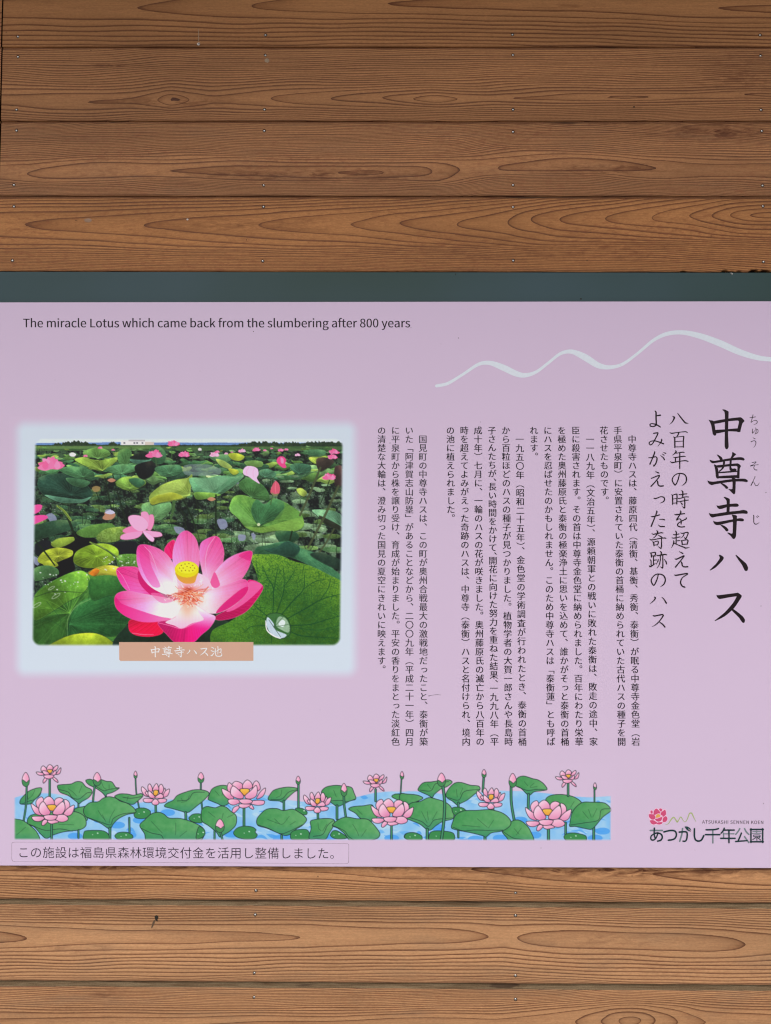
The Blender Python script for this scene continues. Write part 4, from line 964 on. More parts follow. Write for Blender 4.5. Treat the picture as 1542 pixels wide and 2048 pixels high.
def leaf(pts, c, veins=None, rim=None, **k):
    P = A(pts)
    cv.fill(np.array(P) + [0, 1.6], (20, 30, 24), .55)
    cv.fill(P, leaf_col(c, veins=veins, **k))
    lum_ = np.array(c, float) * 1.22 + 10
    if veins is not None and k.get('nv', 1):
        v_ = np.array(A('%f,%f' % tuple(veins))[0]); m_p = np.array(P)
        for q_ in list(m_p) + list((m_p + np.roll(m_p, -1, 0)) / 2):
            if np.hypot(*(q_ - v_)) > 6:
                md = (q_ * .5 + v_ * .5) + [0, -.06 * abs(q_[0] - v_[0])]
                cv.stroke([tuple(v_) + (.9,), tuple(md) + (.8,), tuple(v_ + (q_ - v_) * .93) + (.4,)], lum_ * 1.08, alpha=.42)
    cv.stroke(P, lum_ if rim is None else rim, .7, .5, closed=True)
# far band of standing leaves
for i in range(230):
    t = (i / 230.0) ** 1.25
    y = 120 + 140 * t + rg.uniform(-5, 5); x = rg.uniform(80, 1440)
    w = 10 + 46 * t * rg.uniform(.6, 1.2); h = w * rg.uniform(.28, .5)
    g = np.array(GREENS[rg.randint(6)], float) * rg.uniform(.8, 1.3) + rg.uniform(0, 12)
    tilt = rg.uniform(-.25, .25)
    up = [(x + w * math.cos(a), y - h * (.55 + .25 * math.sin(3 * a + i)) * math.sin(a) + tilt * w * math.cos(a)) for a in np.linspace(math.pi, 0, 7)]
    dn = [(x + w * .55, y + h * .5), (x, y + h * .95), (x - w * .55, y + h * .5)]
    cv.stroke([(30 + x / AS, 840 + y / AS), (30 + (x + rg.uniform(-6, 6)) / AS, 840 + (y + 30 + 60 * t) / AS)], (34, 48, 34), .7 + t, .8)
    S_ = ' '.join('%.1f,%.1f' % p for p in up + dn)
    cv.fill(A(S_), g * .72)
    S2 = ' '.join('%.1f,%.1f' % (px_ , py_ - h * .12) for px_, py_ in up) + ' ' + ' '.join('%.1f,%.1f' % (a, b_ - h * .45) for a, b_ in dn)
    cv.fill(A(S2), leaf_col(g, lift=.6, veins=(x, y + h), nv=9))
# floating pads
for i in range(260):
    t = (i / 260.0); y = 255 + 330 * t + rg.uniform(-12, 12); x = rg.uniform(85, 1440)
    if 440 < x < 1060 and y > 540: continue
    w = 18 + 44 * t * rg.uniform(.5, 1); h = w * rg.uniform(.2, .34)
    right = x > 950
    g = np.array((112, 142, 106) if right and rg.rand() < .7 else [(52, 84, 60), (74, 110, 70), (42, 66, 54), (96, 128, 70)][rg.randint(4)], float) * rg.uniform(.75, 1.2)
    cv.fill(A(' '.join('%.1f,%.1f' % (x + w * math.cos(a) * (1 + .08 * math.sin(5 * a + i)), y + h * math.sin(a)) for a in np.linspace(0, 6.28, 10)[:-1])), leaf_col(g, lift=.7, amp=34), .93)
for i in range(80):
    y = rg.uniform(240, 540); x = rg.uniform(90, 1430); L_ = rg.uniform(40, 120) * (.5 + y / 600)
    cv.stroke([(30 + x / AS, 840 + y / AS), (30 + (x + rg.uniform(-14, 14)) / AS, 840 + (y + L_ / 2) / AS), (30 + (x + rg.uniform(-18, 18)) / AS, 840 + (y + L_) / AS)], (30, 42, 30), 1.1, .75)
m_ = (n_s > .79) & (yy > 260) & (yy < 640) & (n_c > .42) & (n_m > .5)
cv.a[m_] = cv.a[m_] * .4 + np.array((198, 208, 204)) * .6
# glints of sky on the water
for s_ in ("135,420 160,410 182,430 178,460 158,462 150,440", "395,400 420,392 440,410 415,418", "700,470 740,475 748,495 715,500", "890,440 925,438 935,470 905,480", "985,505 1015,508 1010,530 985,530", "1040,500 1060,505 1052,530", "85,600 110,620 100,640 85,630", "860,270 960,262 985,280 880,290"):
    cv.fill(A(s_), (140, 146, 172), .85)
cv.fill(A("745,200 840,195 905,215 900,240 830,245 750,240"), (128, 146, 146), .6)
# mid leaves
leaf("100,290 112,250 200,235 262,250 310,280 342,330 290,360 200,357 130,332", (40, 72, 58), (250, 330), (86, 130, 100))
leaf("130,330 200,340 290,350 335,338 300,362 200,362", (92, 140, 112))
leaf("262,175 300,165 370,178 452,163 430,195 382,222 330,210", (132, 164, 70), (385, 222))
leaf("300,140 350,122 402,130 420,150 390,165 310,160", (106, 152, 78), (365, 170))
leaf("455,140 490,125 512,140 508,180 480,200 455,185", (82, 128, 74), (490, 200))
leaf("505,175 540,165 598,172 580,185 530,190", (86, 134, 110))
leaf("505,165 560,140 600,150 590,172 540,172", (30, 40, 36))
leaf("190,215 270,205 342,225 345,255 262,252", (74, 122, 80), (300, 250))
leaf("400,215 462,195 542,205 520,227 450,237", (88, 140, 92), (470, 235))
leaf("530,200 600,180 620,205 600,245 560,260 535,235", (26, 32, 32))
leaf("615,215 650,200 722,198 737,225 700,245 650,245", (78, 128, 88), (680, 235))
leaf("225,255 300,262 330,275 300,296 250,285", (66, 108, 74))
leaf("442,275 480,250 542,255 577,275 545,300 500,310 450,290", (118, 158, 70), (505, 300), (160, 188, 90))
leaf("500,262 545,256 572,274 540,296", (58, 104, 72))
leaf("590,130 640,120 665,150 650,190 610,185", (60, 104, 70))
leaf("860,160 930,150 960,165 930,185 880,180", (90, 136, 90))
leaf("885,172 920,180 955,205 945,215 905,200", (150, 176, 92))
leaf("940,150 975,146 1010,160 990,178 955,172", (164, 180, 60))
leaf("940,215 975,218 985,232 960,240", (156, 170, 60))
leaf("1010,185 1050,178 1090,185 1085,205 1030,205", (112, 152, 80))
leaf("1075,225 1110,215 1150,235 1130,255 1090,250", (84, 134, 100), (1100, 250))
leaf("1210,205 1240,190 1300,200 1300,225 1250,240", (66, 112, 84), (1250, 235))
leaf("1295,165 1330,158 1372,162 1360,185 1330,195 1300,178", (150, 176, 72), (1335, 195))
leaf("1290,135 1340,130 1372,140 1350,158 1300,158", (76, 122, 84))
leaf("1330,170 1372,165 1405,185 1350,225 1330,205", (64, 56, 50))
leaf("1408,208 1440,205 1440,285 1410,288", (72, 56, 54))
leaf("1240,305 1262,300 1285,320 1272,336 1250,325", (156, 180, 84))
leaf("560,372 600,360 680,360 686,395 640,440 600,442 562,405", (104, 152, 98), (610, 430), (130, 170, 110))
leaf("592,335 640,290 700,265 760,255 780,240 772,300 750,342 700,355 640,365 600,372", (146, 174, 78), (770, 330), (176, 194, 96))
leaf("630,330 690,318 740,340 690,352 640,362 604,372 596,350", (158, 170, 60))
leaf("770,255 850,255 900,245 962,250 1008,245 962,290 900,330 832,346 790,320 776,290", (92, 144, 104), (885, 325), (128, 172, 128))
leaf("790,320 832,318 880,322 905,330 850,345 800,348", (112, 156, 70))
leaf("985,280 1020,255 1070,270 1110,310 1118,352 1050,342 1000,310", (72, 118, 66), (1040, 340), None, nv=14)
leaf("945,395 960,342 1000,330 1060,350 1100,372 1140,345 1202,370 1257,410 1272,465 1230,490 1150,488 1080,497 1020,475 980,430", (96, 148, 70), (1073, 462), (140, 180, 90), nv=26)
leaf("1062,350 1100,372 1140,347 1185,365 1170,420 1110,450 1073,462 1040,400", (62, 112, 70), (1073, 462), nv=26)
cv.fill(A(' '.join('%.1f,%.1f' % (1073 + 7 * math.cos(a), 460 + 7 * math.sin(a)) for a in np.linspace(0, 6.2, 8))), (190, 206, 160))
leaf("1310,395 1400,400 1440,425 1440,480 1372,452 1330,420", (92, 136, 104), (1440, 470))
leaf("1150,490 1232,492 1250,520 1200,545 1160,530", (46, 84, 58))
leaf("1340,420 1440,470 1436,486 1370,460", (46, 52, 40))
cv.fill(A("1010,468 1090,472 1190,445 1262,430 1270,466 1230,488 1150,486 1080,495 1020,474"), (146, 186, 84), .55)
cv.fill(A("948,398 975,370 1010,400 1060,455 1020,470 985,430"), (120, 168, 92), .4)
cv.fill(A("1200,378 1240,400 1260,440 1190,440 1130,458"), (112, 160, 74), .5)
cv.fill(A("790,262 850,258 900,250 940,262 890,300 850,320 820,300"), (126, 172, 132), .45)
cv.fill(A("640,300 700,272 755,262 740,300 690,318 640,330"), (168, 192, 104), .45)
# left pads
leaf("85,470 190,440 270,450 250,480 120,520 85,525", (48, 80, 58))
cv.fill(A("150,560 260,500 350,520 360,560 260,610 262,660 190,690 150,640"), (22, 22, 26))
cv.fill(A("440,540 530,535 540,575 480,595 440,575"), (30, 32, 38))
cv.fill(A("88,545 150,530 160,570 100,600"), (30, 34, 38))
leaf("270,495 330,465 422,455 442,480 400,507 310,517", (88, 130, 62))
leaf("358,515 400,480 482,470 502,490 450,532 380,537", (112, 142, 66), amp=50)
leaf("158,545 190,522 256,515 260,530 220,553 180,562", (128, 154, 60), None, (168, 184, 80))
leaf("100,610 130,577 192,562 252,575 250,597 210,615 150,637 105,627", (158, 174, 56), (190, 600), (196, 196, 76))
leaf("120,630 160,618 190,640 150,650", (150, 164, 54))
leaf("257,620 270,580 332,550 402,545 450,567 452,600 400,640 330,652 280,642", (124, 158, 48), (360, 600), (170, 190, 80))
leaf("450,602 500,590 540,598 536,650 462,658", (92, 140, 60), amp=44)
leaf("320,682 360,650 422,640 480,660 450,702", (170, 170, 60), (330, 680))
leaf("322,682 350,655 372,662 352,684", (208, 128, 40))
leaf("85,655 140,640 185,655 190,680 110,705 85,705", (76, 116, 70))
for s_, w_ in (("90,530,7 130,580,7 175,640,6", 0), ("430,240,5 460,350,6 490,450,6", 0), ("395,250,4 430,420,5 432,460,4", 0), ("1345,210,9 1300,320,10 1255,420,9", 1), ("1425,290,9 1360,430,11 1290,562,9", 1), ("1405,480,7 1370,540,8 1335,590,7", 1), ("740,350,6 775,420,7 800,490,6", 0), ("798,350,5 806,400,5 805,450,5", 0), ("885,330,7 884,420,7 885,510,6", 0), ("700,360,14 695,400,12 685,440,7", 2), ("725,390,4 748,420,5 750,480,5", 0), ("570,500,6 580,530,7 584,560,6", 0), ("350,290,4 362,330,4 378,370,4", 0), ("505,310,4 530,345,4 545,370,4", 0), ("1138,325,6 1130,350,6 1126,372,5", 2), ("985,440,6 980,480,6", 0), ("1385,265,4 1365,320,4 1345,370,4", 0), ("230,430,6 250,480,6 270,520,6", 0), ("1220,490,7 1210,530,7", 0), ("690,120,3 690,165,3", 2), ("620,165,3 622,200,3", 2), ("240,440,5 262,500,5", 0)):
    cv.stroke(Aw(s_), [(30, 44, 28), (74, 84, 56), (72, 104, 60)][w_], alpha=.92)
cv.stroke(Aw("185,378,7 215,400,10 245,440,9"), (132, 156, 70)); cv.stroke(Aw("190,380,2 215,402,2 243,438,2"), (60, 84, 40))
cv.stroke(Aw("330,538,6 380,560,9 455,605,7"), (124, 150, 72)); cv.stroke(Aw("400,570,5 440,605,7 460,650,7"), (70, 104, 56)); cv.stroke(Aw("338,540,2 390,568,2 450,603,2"), (58, 80, 40))

# big leaves in front
leaf("85,775 200,692 290,663 350,690 450,690 530,790 566,850 500,890 440,970 300,1000 85,1000", (66, 116, 52), (240, 850), nv=12)
leaf("85,775 200,692 290,663 330,700 300,760 230,800 150,850 85,880", (88, 136, 50), (240, 850), nv=9)
leaf("240,870 290,800 400,770 520,800 560,850 500,890 440,950 330,940 235,960", (44, 94, 50), (240, 900), nv=10)
leaf("330,700 450,690 520,780 420,770 340,790", (52, 104, 50))
for s_, c_ in (("232,960,2 232,880,3 270,820,3 330,790,3", (128, 164, 104)), ("250,880,2 350,850,3 500,850,2", (32, 74, 40)), ("330,820,2 420,800,2 500,806,2", (36, 82, 42)), ("95,880,2 170,890,2 230,930,2", (40, 84, 44)), ("140,800,2 200,880,2 190,940,2", (40, 84, 44)), ("322,790,2 330,740,3 320,690,2", (36, 80, 44)), ("300,830,2 400,740,2 470,730,2", (40, 90, 44)), ("85,780,3 170,755,4 300,760,2", (38, 60, 36))):
    cv.stroke(Aw(s_), c_, alpha=.7)
leaf("150,1000 200,965 260,944 345,938 405,960 440,1000", (146, 170, 48), None, (120, 90, 50), nv=20)
leaf("440,1000 500,900 620,880 900,870 1000,1000", (32, 54, 40))
for i in range(70):
    x, y = rg.uniform(95, 320), rg.uniform(670, 790)
    if rg.rand() < .5: x, y = rg.uniform(380, 530), rg.uniform(595, 670)
    if y > 790 - (x - 95) * .15 or rg.rand() < .2: continue
    r_ = rg.uniform(1, 3.4)
    cv.fill(A(' '.join('%.1f,%.1f' % (x + r_ * 1.4 * math.cos(a), y + r_ * math.sin(a)) for a in np.linspace(0, 6.2, 7))), (204, 214, 206), .85)
for x, y, r_ in ((160, 740, 14), (180, 775, 20), (96, 815, 20)):
    cv.stroke([(30 + (x + r_ * math.cos(a) * (1 if r_ < 16 else .9)) / AS, 840 + (y - r_ * .5 * math.cos(a) + r_ * .35 * math.sin(a)) / AS) for a in np.linspace(0, 6.28, 12)[:-1]], (196, 206, 196), .9, .8, closed=True)
leaf("1062,562 1120,550 1200,532 1252,562 1330,590 1382,640 1440,690 1440,725 1300,642 1200,602 1064,597", (58, 104, 72), (1200, 540))
leaf("1150,560 1200,534 1255,562 1230,600 1190,598 1100,570", (44, 82, 66))
leaf("1300,592 1350,585 1440,620 1440,660 1380,640", (38, 60, 48))
BL = "1040,602 1100,592 1162,595 1222,620 1300,642 1382,682 1445,725 1445,1000 880,1000 868,930 960,880 1050,800 1070,700"
leaf(BL, (84, 134, 44), (1155, 905), nv=0, amp=24)
P = catmull(A(BL), 5, True)
R = cv.mask(P)
if R:
    i0, i1, j0, j1, mm = R
    X, Y = (cv.X[j0:j1, i0:i1] - 30) * AS, (cv.Y[j0:j1, i0:i1] - 840) * AS
    dd = np.hypot(X - 1155, Y - 905)
    sh = np.clip(1 - np.abs(dd - 170) / 170, 0, 1) * np.clip((X - 1000) / 100, 0, 1)
    net = np.abs(np.sin(X * .24 + n_m[j0:j1, i0:i1] * 14)) * np.abs(np.sin(Y * .24 + n_m[j0:j1, i0:i1] * 11))
    lit = (np.clip(1 - (Y - 600 - (X - 1050) * .33) / 130, 0, 1) * .55)[..., None] * mm[..., None]
    cv.a[j0:j1, i0:i1] = mixc(cv.a[j0:j1, i0:i1], (128, 164, 48), lit)
    k = (sh * .34 + (net < .2) * .5)[..., None] * mm[..., None]
    cv.a[j0:j1, i0:i1] = mixc(cv.a[j0:j1, i0:i1], (42, 92, 46), k)
V0 = (1150, 905)
for s_ in ("1135,862,4 1138,740,4 1110,690,3 1090,640,2", "1138,760,3 1150,690,3 1160,640,2", "1150,855,4 1182,760,4 1185,690,3 1180,640,2", "1184,735,3 1210,700,3 1232,660,2", "1170,860,4 1230,790,5 1270,745,4 1275,680,2", "1270,745,3 1320,712,3 1370,700,2", "1190,880,4 1280,830,5 1350,790,4 1440,765,2", "1345,792,3 1380,740,3 1390,700,2", "1200,905,4 1300,900,4 1370,880,4 1440,860,2", "1200,925,4 1260,950,4 1440,962,2", "1120,870,3 1070,830,3 1040,800,2", "1105,905,3 1040,910,3 1010,935,2", "1130,950,3 1130,985,2", "1110,880,3 1050,860,2 1010,880,2", "1060,625,2 1075,700,2", "1210,910,2 1330,925,2 1430,905,2"):
    cv.stroke(Aw(s_), (26, 74, 42), alpha=.95)
for i in range(420):
    a = rg.uniform(-2.4, .5); r_ = rg.uniform(90, 330)
    x, y = 1150 + r_ * math.cos(a), 905 + r_ * math.sin(a)
    if x < 1060 or x > 1432 or y < 620 + (x - 1200) * .4: continue
    b_ = a + rg.choice([-1, 1]) * rg.uniform(.5, 1.1); l_ = rg.uniform(12, 34)
    cv.stroke([(30 + x / AS, 840 + y / AS), (30 + (x + l_ * math.cos(b_)) / AS, 840 + (y + l_ * math.sin(b_)) / AS)], (34, 80, 42), .7, .75)
# water drop in the leaf
dr = "1102,880 1110,860 1135,850 1170,853 1200,875 1214,910 1210,945 1185,960 1160,962 1125,940 1108,910"
cv.fill(A(dr), (64, 110, 60))
cv.fill(A("1108,905 1112,868 1138,895 1150,925 1195,945 1185,958 1160,960 1125,940"), (188, 204, 216), .95)
cv.fill(A("1150,905 1160,868 1190,872 1208,905 1205,935 1175,925"), (150, 180, 150), .9)
cv.fill(A("1160,900 1175,880 1190,890 1180,912"), (214, 226, 222), .9)
for s_ in ("1140,912,3 1118,880,2", "1140,912,3 1150,866,2", "1140,912,3 1180,868,2", "1140,912,3 1205,900,2", "1140,912,3 1195,940,2", "1140,912,3 1170,955,2"): cv.stroke(Aw(s_), (52, 84, 54), alpha=.8)
cv.stroke(A(dr), (24, 52, 34), 1.2, .95, closed=True)
cv.stroke(Aw("1104,885,4 1110,925,5 1138,950,5 1168,962,4"), (244, 248, 252), alpha=1)

# flowers behind
def bloom(cx_, cy_, s_, c1=(226, 84, 140), c2=(250, 178, 206), n=8, flat=.75, seed=0):
    rr = random.Random(seed)
    for i in range(n):
        a = math.pi * (0.02 + 1.0 * i / (n - 1)) + rr.uniform(-.12, .12)
        L_ = s_ * rr.uniform(.8, 1.1); w = s_ * .26
        ex, ey = cx_ + L_ * math.cos(a), cy_ + s_ * .3 - L_ * flat * math.sin(a)
        nx, ny = -math.sin(a), -math.cos(a)
        mx, my = (cx_ + ex) / 2, (cy_ + s_ * .3 + ey) / 2
        cc = mixc(c1, c2, rr.uniform(0, .7))
        cv.fill(A('%f,%f %f,%f %f,%f %f,%f' % (cx_, cy_ + s_ * .4, mx + nx * w, my + ny * w, ex, ey, mx - nx * w, my - ny * w)), cc)
    for i in range(3):
        x = cx_ + s_ * (-.45 + .45 * i)
        cv.fill(A('%f,%f %f,%f %f,%f %f,%f' % (x - s_ * .25, cy_ + s_ * .25, x, cy_ - s_ * .15, x + s_ * .25, cy_ + s_ * .25, x, cy_ + s_ * .5)), mixc(c1, c2, .25 + .2 * i))
for i, (x, y, s_, k) in enumerate(((160, 188, 58, 0), (612, 145, 36, 0), (697, 100, 28, 0), (745, 148, 26, 0), (880, 148, 24, 1), (1000, 133, 17, 1), (1063, 127, 18, 0), (1385, 246, 32, 0), (1405, 136, 24, 0), (1400, 158, 24, 0), (1170, 130, 15, 0), (1195, 128, 10, 0), (375, 120, 11, 0), (1245, 151, 13, 1), (1100, 132, 9, 0), (1130, 124, 7, 0), (310, 156, 11, 0), (432, 130, 8, 0), (930, 146, 9, 1), (955, 140, 6, 0), (890, 138, 12, 0))):
    bloom(x, y, s_, (222, 82, 136) if k == 0 else (232, 138, 176), (250, 170, 202) if k == 0 else (250, 214, 228), seed=i)
cv.fill(A("238,150 252,142 268,150 262,160 246,160"), (228, 220, 232)); cv.fill(A("806,126 813,122 821,126 820,134 808,134"), (220, 214, 216))
cv.fill(A("1152,180 1160,163 1180,160 1194,175 1190,192 1195,208 1180,210 1160,195"), (226, 76, 134)); cv.fill(A("1170,166 1182,170 1182,190 1172,188"), (250, 140, 180))
cv.fill(A("1004,222 1018,204 1045,203 1068,215 1072,240 1065,255 1078,280 1055,268 1030,250 1008,240"), (238, 190, 216)); cv.stroke(Aw("1030,208,2 1020,225,2 1022,243,2"), (214, 148, 190), alpha=.7); cv.stroke(Aw("1055,210,2 1048,228,2 1050,252,2"), (220, 158, 198), alpha=.7)
cv.fill(A("1125,318 1132,290 1148,268 1164,285 1167,310 1158,328 1138,330"), (202, 92, 112)); cv.stroke(Aw("1148,275,2 1146,300,3 1150,325,2"), (226, 130, 146), alpha=.8); cv.fill(A("1128,318 1145,326 1160,322 1156,332 1138,332"), (130, 130, 90))
cv.fill(A("80,378 108,372 120,378 110,400 90,412 80,412"), (226, 84, 150)); cv.fill(A("80,425 110,418 138,420 144,430 125,442 95,455 80,458"), (222, 80, 150))
for x, y in ((425, 265), (865, 348), (412, 425), (410, 410)): cv.fill(A('%d,%d %d,%d %d,%d %d,%d' % (x - 18, y, x, y - 9, x + 18, y, x, y + 9)), (196, 140, 110), .9)
cv.fill(A("385,432 400,412 430,405 442,418 428,436 400,440"), (176, 132, 104)); cv.fill(A("395,408 420,396 440,408 420,415"), (190, 190, 208))
cv.fill(A("338,300 355,290 375,296 370,312 350,316"), (150, 130, 84), .9)
# pale open flower
for s_, c_ in (("590,420 608,418 612,450 598,485 582,480 580,450", (236, 140, 178)), ("555,408 580,405 592,430 590,470 575,478 560,440", (240, 150, 186)), ("565,485 610,490 640,495 647,510 610,515 570,495", (240, 160, 196)), ("562,486 590,500 612,520 608,536 590,528 570,505", (244, 176, 208)), ("480,480 520,466 560,486 540,500 500,500 475,492", (232, 128, 172)), ("468,508 500,495 560,490 545,515 505,526 466,524", (240, 150, 190)), ("498,430 520,418 560,425 585,450 583,475 565,488 540,488 512,465", (240, 168, 200))):
    cv.fill(A(s_), lambda X, Y, q, c_=c_: np.array(c_, float) + ((np.cos((X + Y * .5) * 2.4) * 7))[..., None])
    cv.stroke(A(s_), (214, 96, 150), .6, .6, closed=True)

# the big flower: crops D (60, 1080) and E (370, 1080) scaled 4.819 gave these outlines, kept in the coarser frame
BASE = (765, 775)
def petal(s_, tip, c_tip, c_mid, c_base, base=BASE, k0=.25, edge_c=(246, 150, 190), sd=0):
    t0 = (30 + tip[0] / AS, 840 + tip[1] / AS); b0 = (30 + base[0] / AS, 840 + base[1] / AS)
    L_ = math.hypot(t0[0] - b0[0], t0[1] - b0[1]); ux, uy = (t0[0] - b0[0]) / L_, (t0[1] - b0[1]) / L_
    def f_(X, Y, q):
        t = ((X - b0[0]) * ux + (Y - b0[1]) * uy) / L_
        sde = (-(X - b0[0]) * uy + (Y - b0[1]) * ux)
        an = sde / (4 + np.clip(t, .05, 1.2) * L_ * .5)
        st = np.sin(an * 46 + sd + t * 3) * .5 + np.sin(an * 97 + sd * 2) * .5
        tt = np.clip(t + st * .035, 0, 1)[..., None]
        o = np.where(tt < k0, np.asarray(c_base, float) + 0 * tt, 0)
        a1 = np.clip((tt - k0) / (.62 - k0), 0, 1); a2 = np.clip((tt - .6) / .42, 0, 1) ** 1.3
        o = mixc(c_base, c_mid, a1); o = o * (1 - a2) + np.array(c_tip, float) * a2
        hw = np.abs(sde) / (L_ * .24 * np.sqrt(np.clip(t * (1.25 - t) * 2.6, .05, 1)))
        sh_ = 1.04 - .16 * np.clip(sde / (L_ * .3), -1, 1) - .10 * np.clip(1 - hw * 3, 0, 1)      # cupped: one flank turned away, a crease along the middle
        fine = np.sin(an * 150 + sd) * .5 + .5
        return o * sh_[..., None] + (st * 10 + (fine - .5) * 12 * np.clip(t, .2, 1))[..., None] + ((sub(n_f, X, Y) - .5) * 12)[..., None]
    cv.fill(A(s_), f_)
    cv.stroke(A(s_), edge_c, .7, .55, closed=True)
HOT, MID, WH, DEEP = (214, 34, 122), (232, 118, 176), (244, 222, 230), (188, 14, 92)
petal("703,530 672,545 657,580 690,612 708,600", (680, 530), (226, 40, 110), (206, 30, 100), (190, 40, 90))
petal("500,890 515,877 580,883 645,890 652,935 605,953 540,950 505,930", (500, 900), (200, 16, 70), (190, 14, 60), (170, 10, 60), edge_c=(226, 60, 110))
cv.stroke(Aw("515,938,2 560,944,3 610,945,2"), (250, 170, 180), alpha=.7)
petal("886,511 850,520 817,545 812,600 820,650 840,720 880,690 910,645 921,582 906,530", (886, 511), (222, 70, 142), MID, (244, 214, 228), sd=1)
cv.stroke(Aw("880,515,2 850,560,2 838,630,2 850,700,2"), (250, 190, 214), alpha=.8)
petal("757,487 722,505 698,560 694,620 705,665 760,700 802,665 813,620 810,570 795,520", (757, 487), (224, 84, 150), (234, 128, 180), (236, 150, 190), sd=2)
petal("1042,577 990,585 930,615 880,670 858,722 870,760 930,738 990,708 1025,660 1040,618", (1042, 577), (216, 50, 130), (236, 138, 186), (246, 222, 232), sd=3)
cv.fill(A("1042,578 1010,582 985,598 1012,612 1036,620 1042,600"), (210, 36, 120), .6)
cv.fill(A("868,690 880,670 895,700 902,728 880,740 860,722"), (216, 60, 130), .75)
cv.fill(A(' '.join('%.1f,%.1f' % (772 + 96 * math.cos(a), 742 + 74 * math.sin(a)) for a in np.linspace(0, 6.2, 12))), (238, 190, 208))
petal("448,654 500,645 545,652 572,692 640,762 656,782 560,774 492,750 456,702", (448, 660), (218, 44, 128), (224, 92, 156), (204, 30, 110), sd=4)
cv.fill(A("543,665 572,692 640,762 656,782 610,778 560,735 542,700"), (190, 18, 100), .85)
cv.stroke(Aw("450,660,2 475,690,2 505,748,2"), (248, 180, 210), alpha=.7)
petal("545,552 580,549 640,570 682,607 702,650 716,720 712,768 660,767 600,737 560,692 538,632 535,582", (545, 555), (220, 60, 140), (234, 130, 182), (248, 234, 240), sd=5)
cv.fill(A("552,562 582,552 600,640 640,730 610,735 575,690 550,620"), (210, 50, 130), .45)
cv.stroke(Aw("570,556,2 600,590,2 640,700,2 668,765,2"), (250, 190, 214), alpha=.75)
petal("1025,706 1060,709 1093,735 1070,782 1020,842 960,872 900,882 876,870 940,832 1000,792 1030,742", (1093, 735), (206, 20, 104), (200, 16, 100), (190, 20, 96), sd=6)
cv.fill(A("1030,712 1060,712 1088,733 1020,800 960,838 930,842 990,795 1026,745"), (230, 110, 166), .8)
petal("998,700 1024,710 1028,746 1000,787 940,832 882,852 830,846 798,815 830,770 872,745 940,722", (1020, 705), (226, 80, 150), (238, 150, 192), (250, 240, 242), sd=7)
cv.fill(A("1027,735 1018,765 980,802 930,835 885,850 905,820 950,780 1000,742"), (206, 24, 110), .85)
petal("437,795 448,765 490,752 560,764 640,778 702,790 740,810 737,842 700,872 640,887 560,889 490,866 448,832", (437, 795), (216, 44, 128), (238, 146, 192), (250, 238, 242), sd=8)
cv.fill(A("437,795 442,780 470,808 560,842 640,866 690,876 640,888 560,889 490,866 448,832"), (204, 24, 112), .6)
cv.fill(A("600,762 660,766 722,780 690,800 650,806 620,790"), (226, 120, 168), .7)
petal("628,893 680,880 712,860 745,812 790,812 850,850 883,868 860,912 820,947 780,982 710,982 668,945", (740, 985), (200, 16, 104), (206, 30, 112), (250, 230, 226), base=(765, 790), k0=.1, sd=9)
cv.fill(A("662,890 705,868 745,815 790,815 812,850 830,880 780,895 735,918 700,905"), lambda X, Y, q: mixc((250, 222, 216), (240, 170, 200), np.clip((Y - 1225) / 35, 0, 1)[..., None]) + (np.sin(X * 2.2) * 6)[..., None])
cv.stroke(Aw("630,893,2 680,905,3 735,918,3 790,895,3 880,866,2"), (246, 150, 190), alpha=.8)
# heart: glow, stamens, seed pod
def glow(cx_, cy_, rx, ry, c_, al):
    X, Y = (cv.X - 30) * AS, (cv.Y - 840) * AS
    g = np.exp(-((X - cx_) / rx) ** 2 - ((Y - cy_) / ry) ** 2)[..., None] * al
    cv.a[:] = cv.a * (1 - g) + np.array(c_, float) * g
glow(765, 778, 56, 40, (232, 112, 70), .9); glow(758, 832, 26, 38, (240, 166, 136), .65); glow(762, 752, 24, 18, (160, 44, 26), .85)
for i in range(110):
    a = rg.uniform(-.5, 3.6); L_ = rg.uniform(34, 104) * (1 - .25 * abs(math.sin(a)))
    x0, y0 = 765 + rg.uniform(-26, 26), 768 + rg.uniform(-12, 12)
    b_ = a + rg.uniform(-.4, .4)
    x1, y1 = x0 + L_ * .6 * math.cos(a), y0 + L_ * .5 * math.sin(a) ; x2, y2 = x0 + L_ * math.cos(b_), y0 + L_ * .75 * math.sin(b_)
    cc = [(206, 84, 50), (240, 150, 104), (168, 50, 36), (250, 216, 196)][rg.randint(4)]
    cv.stroke([(30 + x0 / AS, 840 + y0 / AS, .9), (30 + x1 / AS, 840 + y1 / AS, .9), (30 + x2 / AS, 840 + y2 / AS, .7)], cc, alpha=.85)
    if rg.rand() < .5: cv.stroke([(30 + x2 / AS, 840 + y2 / AS, 1.3), (30 + (x2 + rg.uniform(-6, 6)) / AS, 840 + (y2 + rg.uniform(-8, 4)) / AS, 1.1)], (250, 232, 228), alpha=.9)
for i in range(26):
    a = rg.uniform(-.3, 3.4); x, y = 760 + 62 * math.cos(a), 705 + 30 * math.sin(a)
    cv.stroke([(30 + x / AS, 840 + y / AS, 1.0), (30 + (x + rg.uniform(-9, 9)) / AS, 840 + (y + rg.uniform(-12, 12)) / AS, 1.0)], (248, 226, 230), alpha=.85)
cv.fill(A("706,668 712,690 722,705 748,720 788,717 800,690 808,665 790,650 730,650"), lambda X, Y, q: mixc((196, 166, 40), (214, 150, 70), np.clip((Y - 1145) / 18, 0, 1)[..., None]))
cv.fill(A(' '.join('%.1f,%.1f' % (756 + 53 * math.cos(a), 657 + 36 * math.sin(a)) for a in np.linspace(0, 6.28, 14)[:-1])), (214, 206, 30))
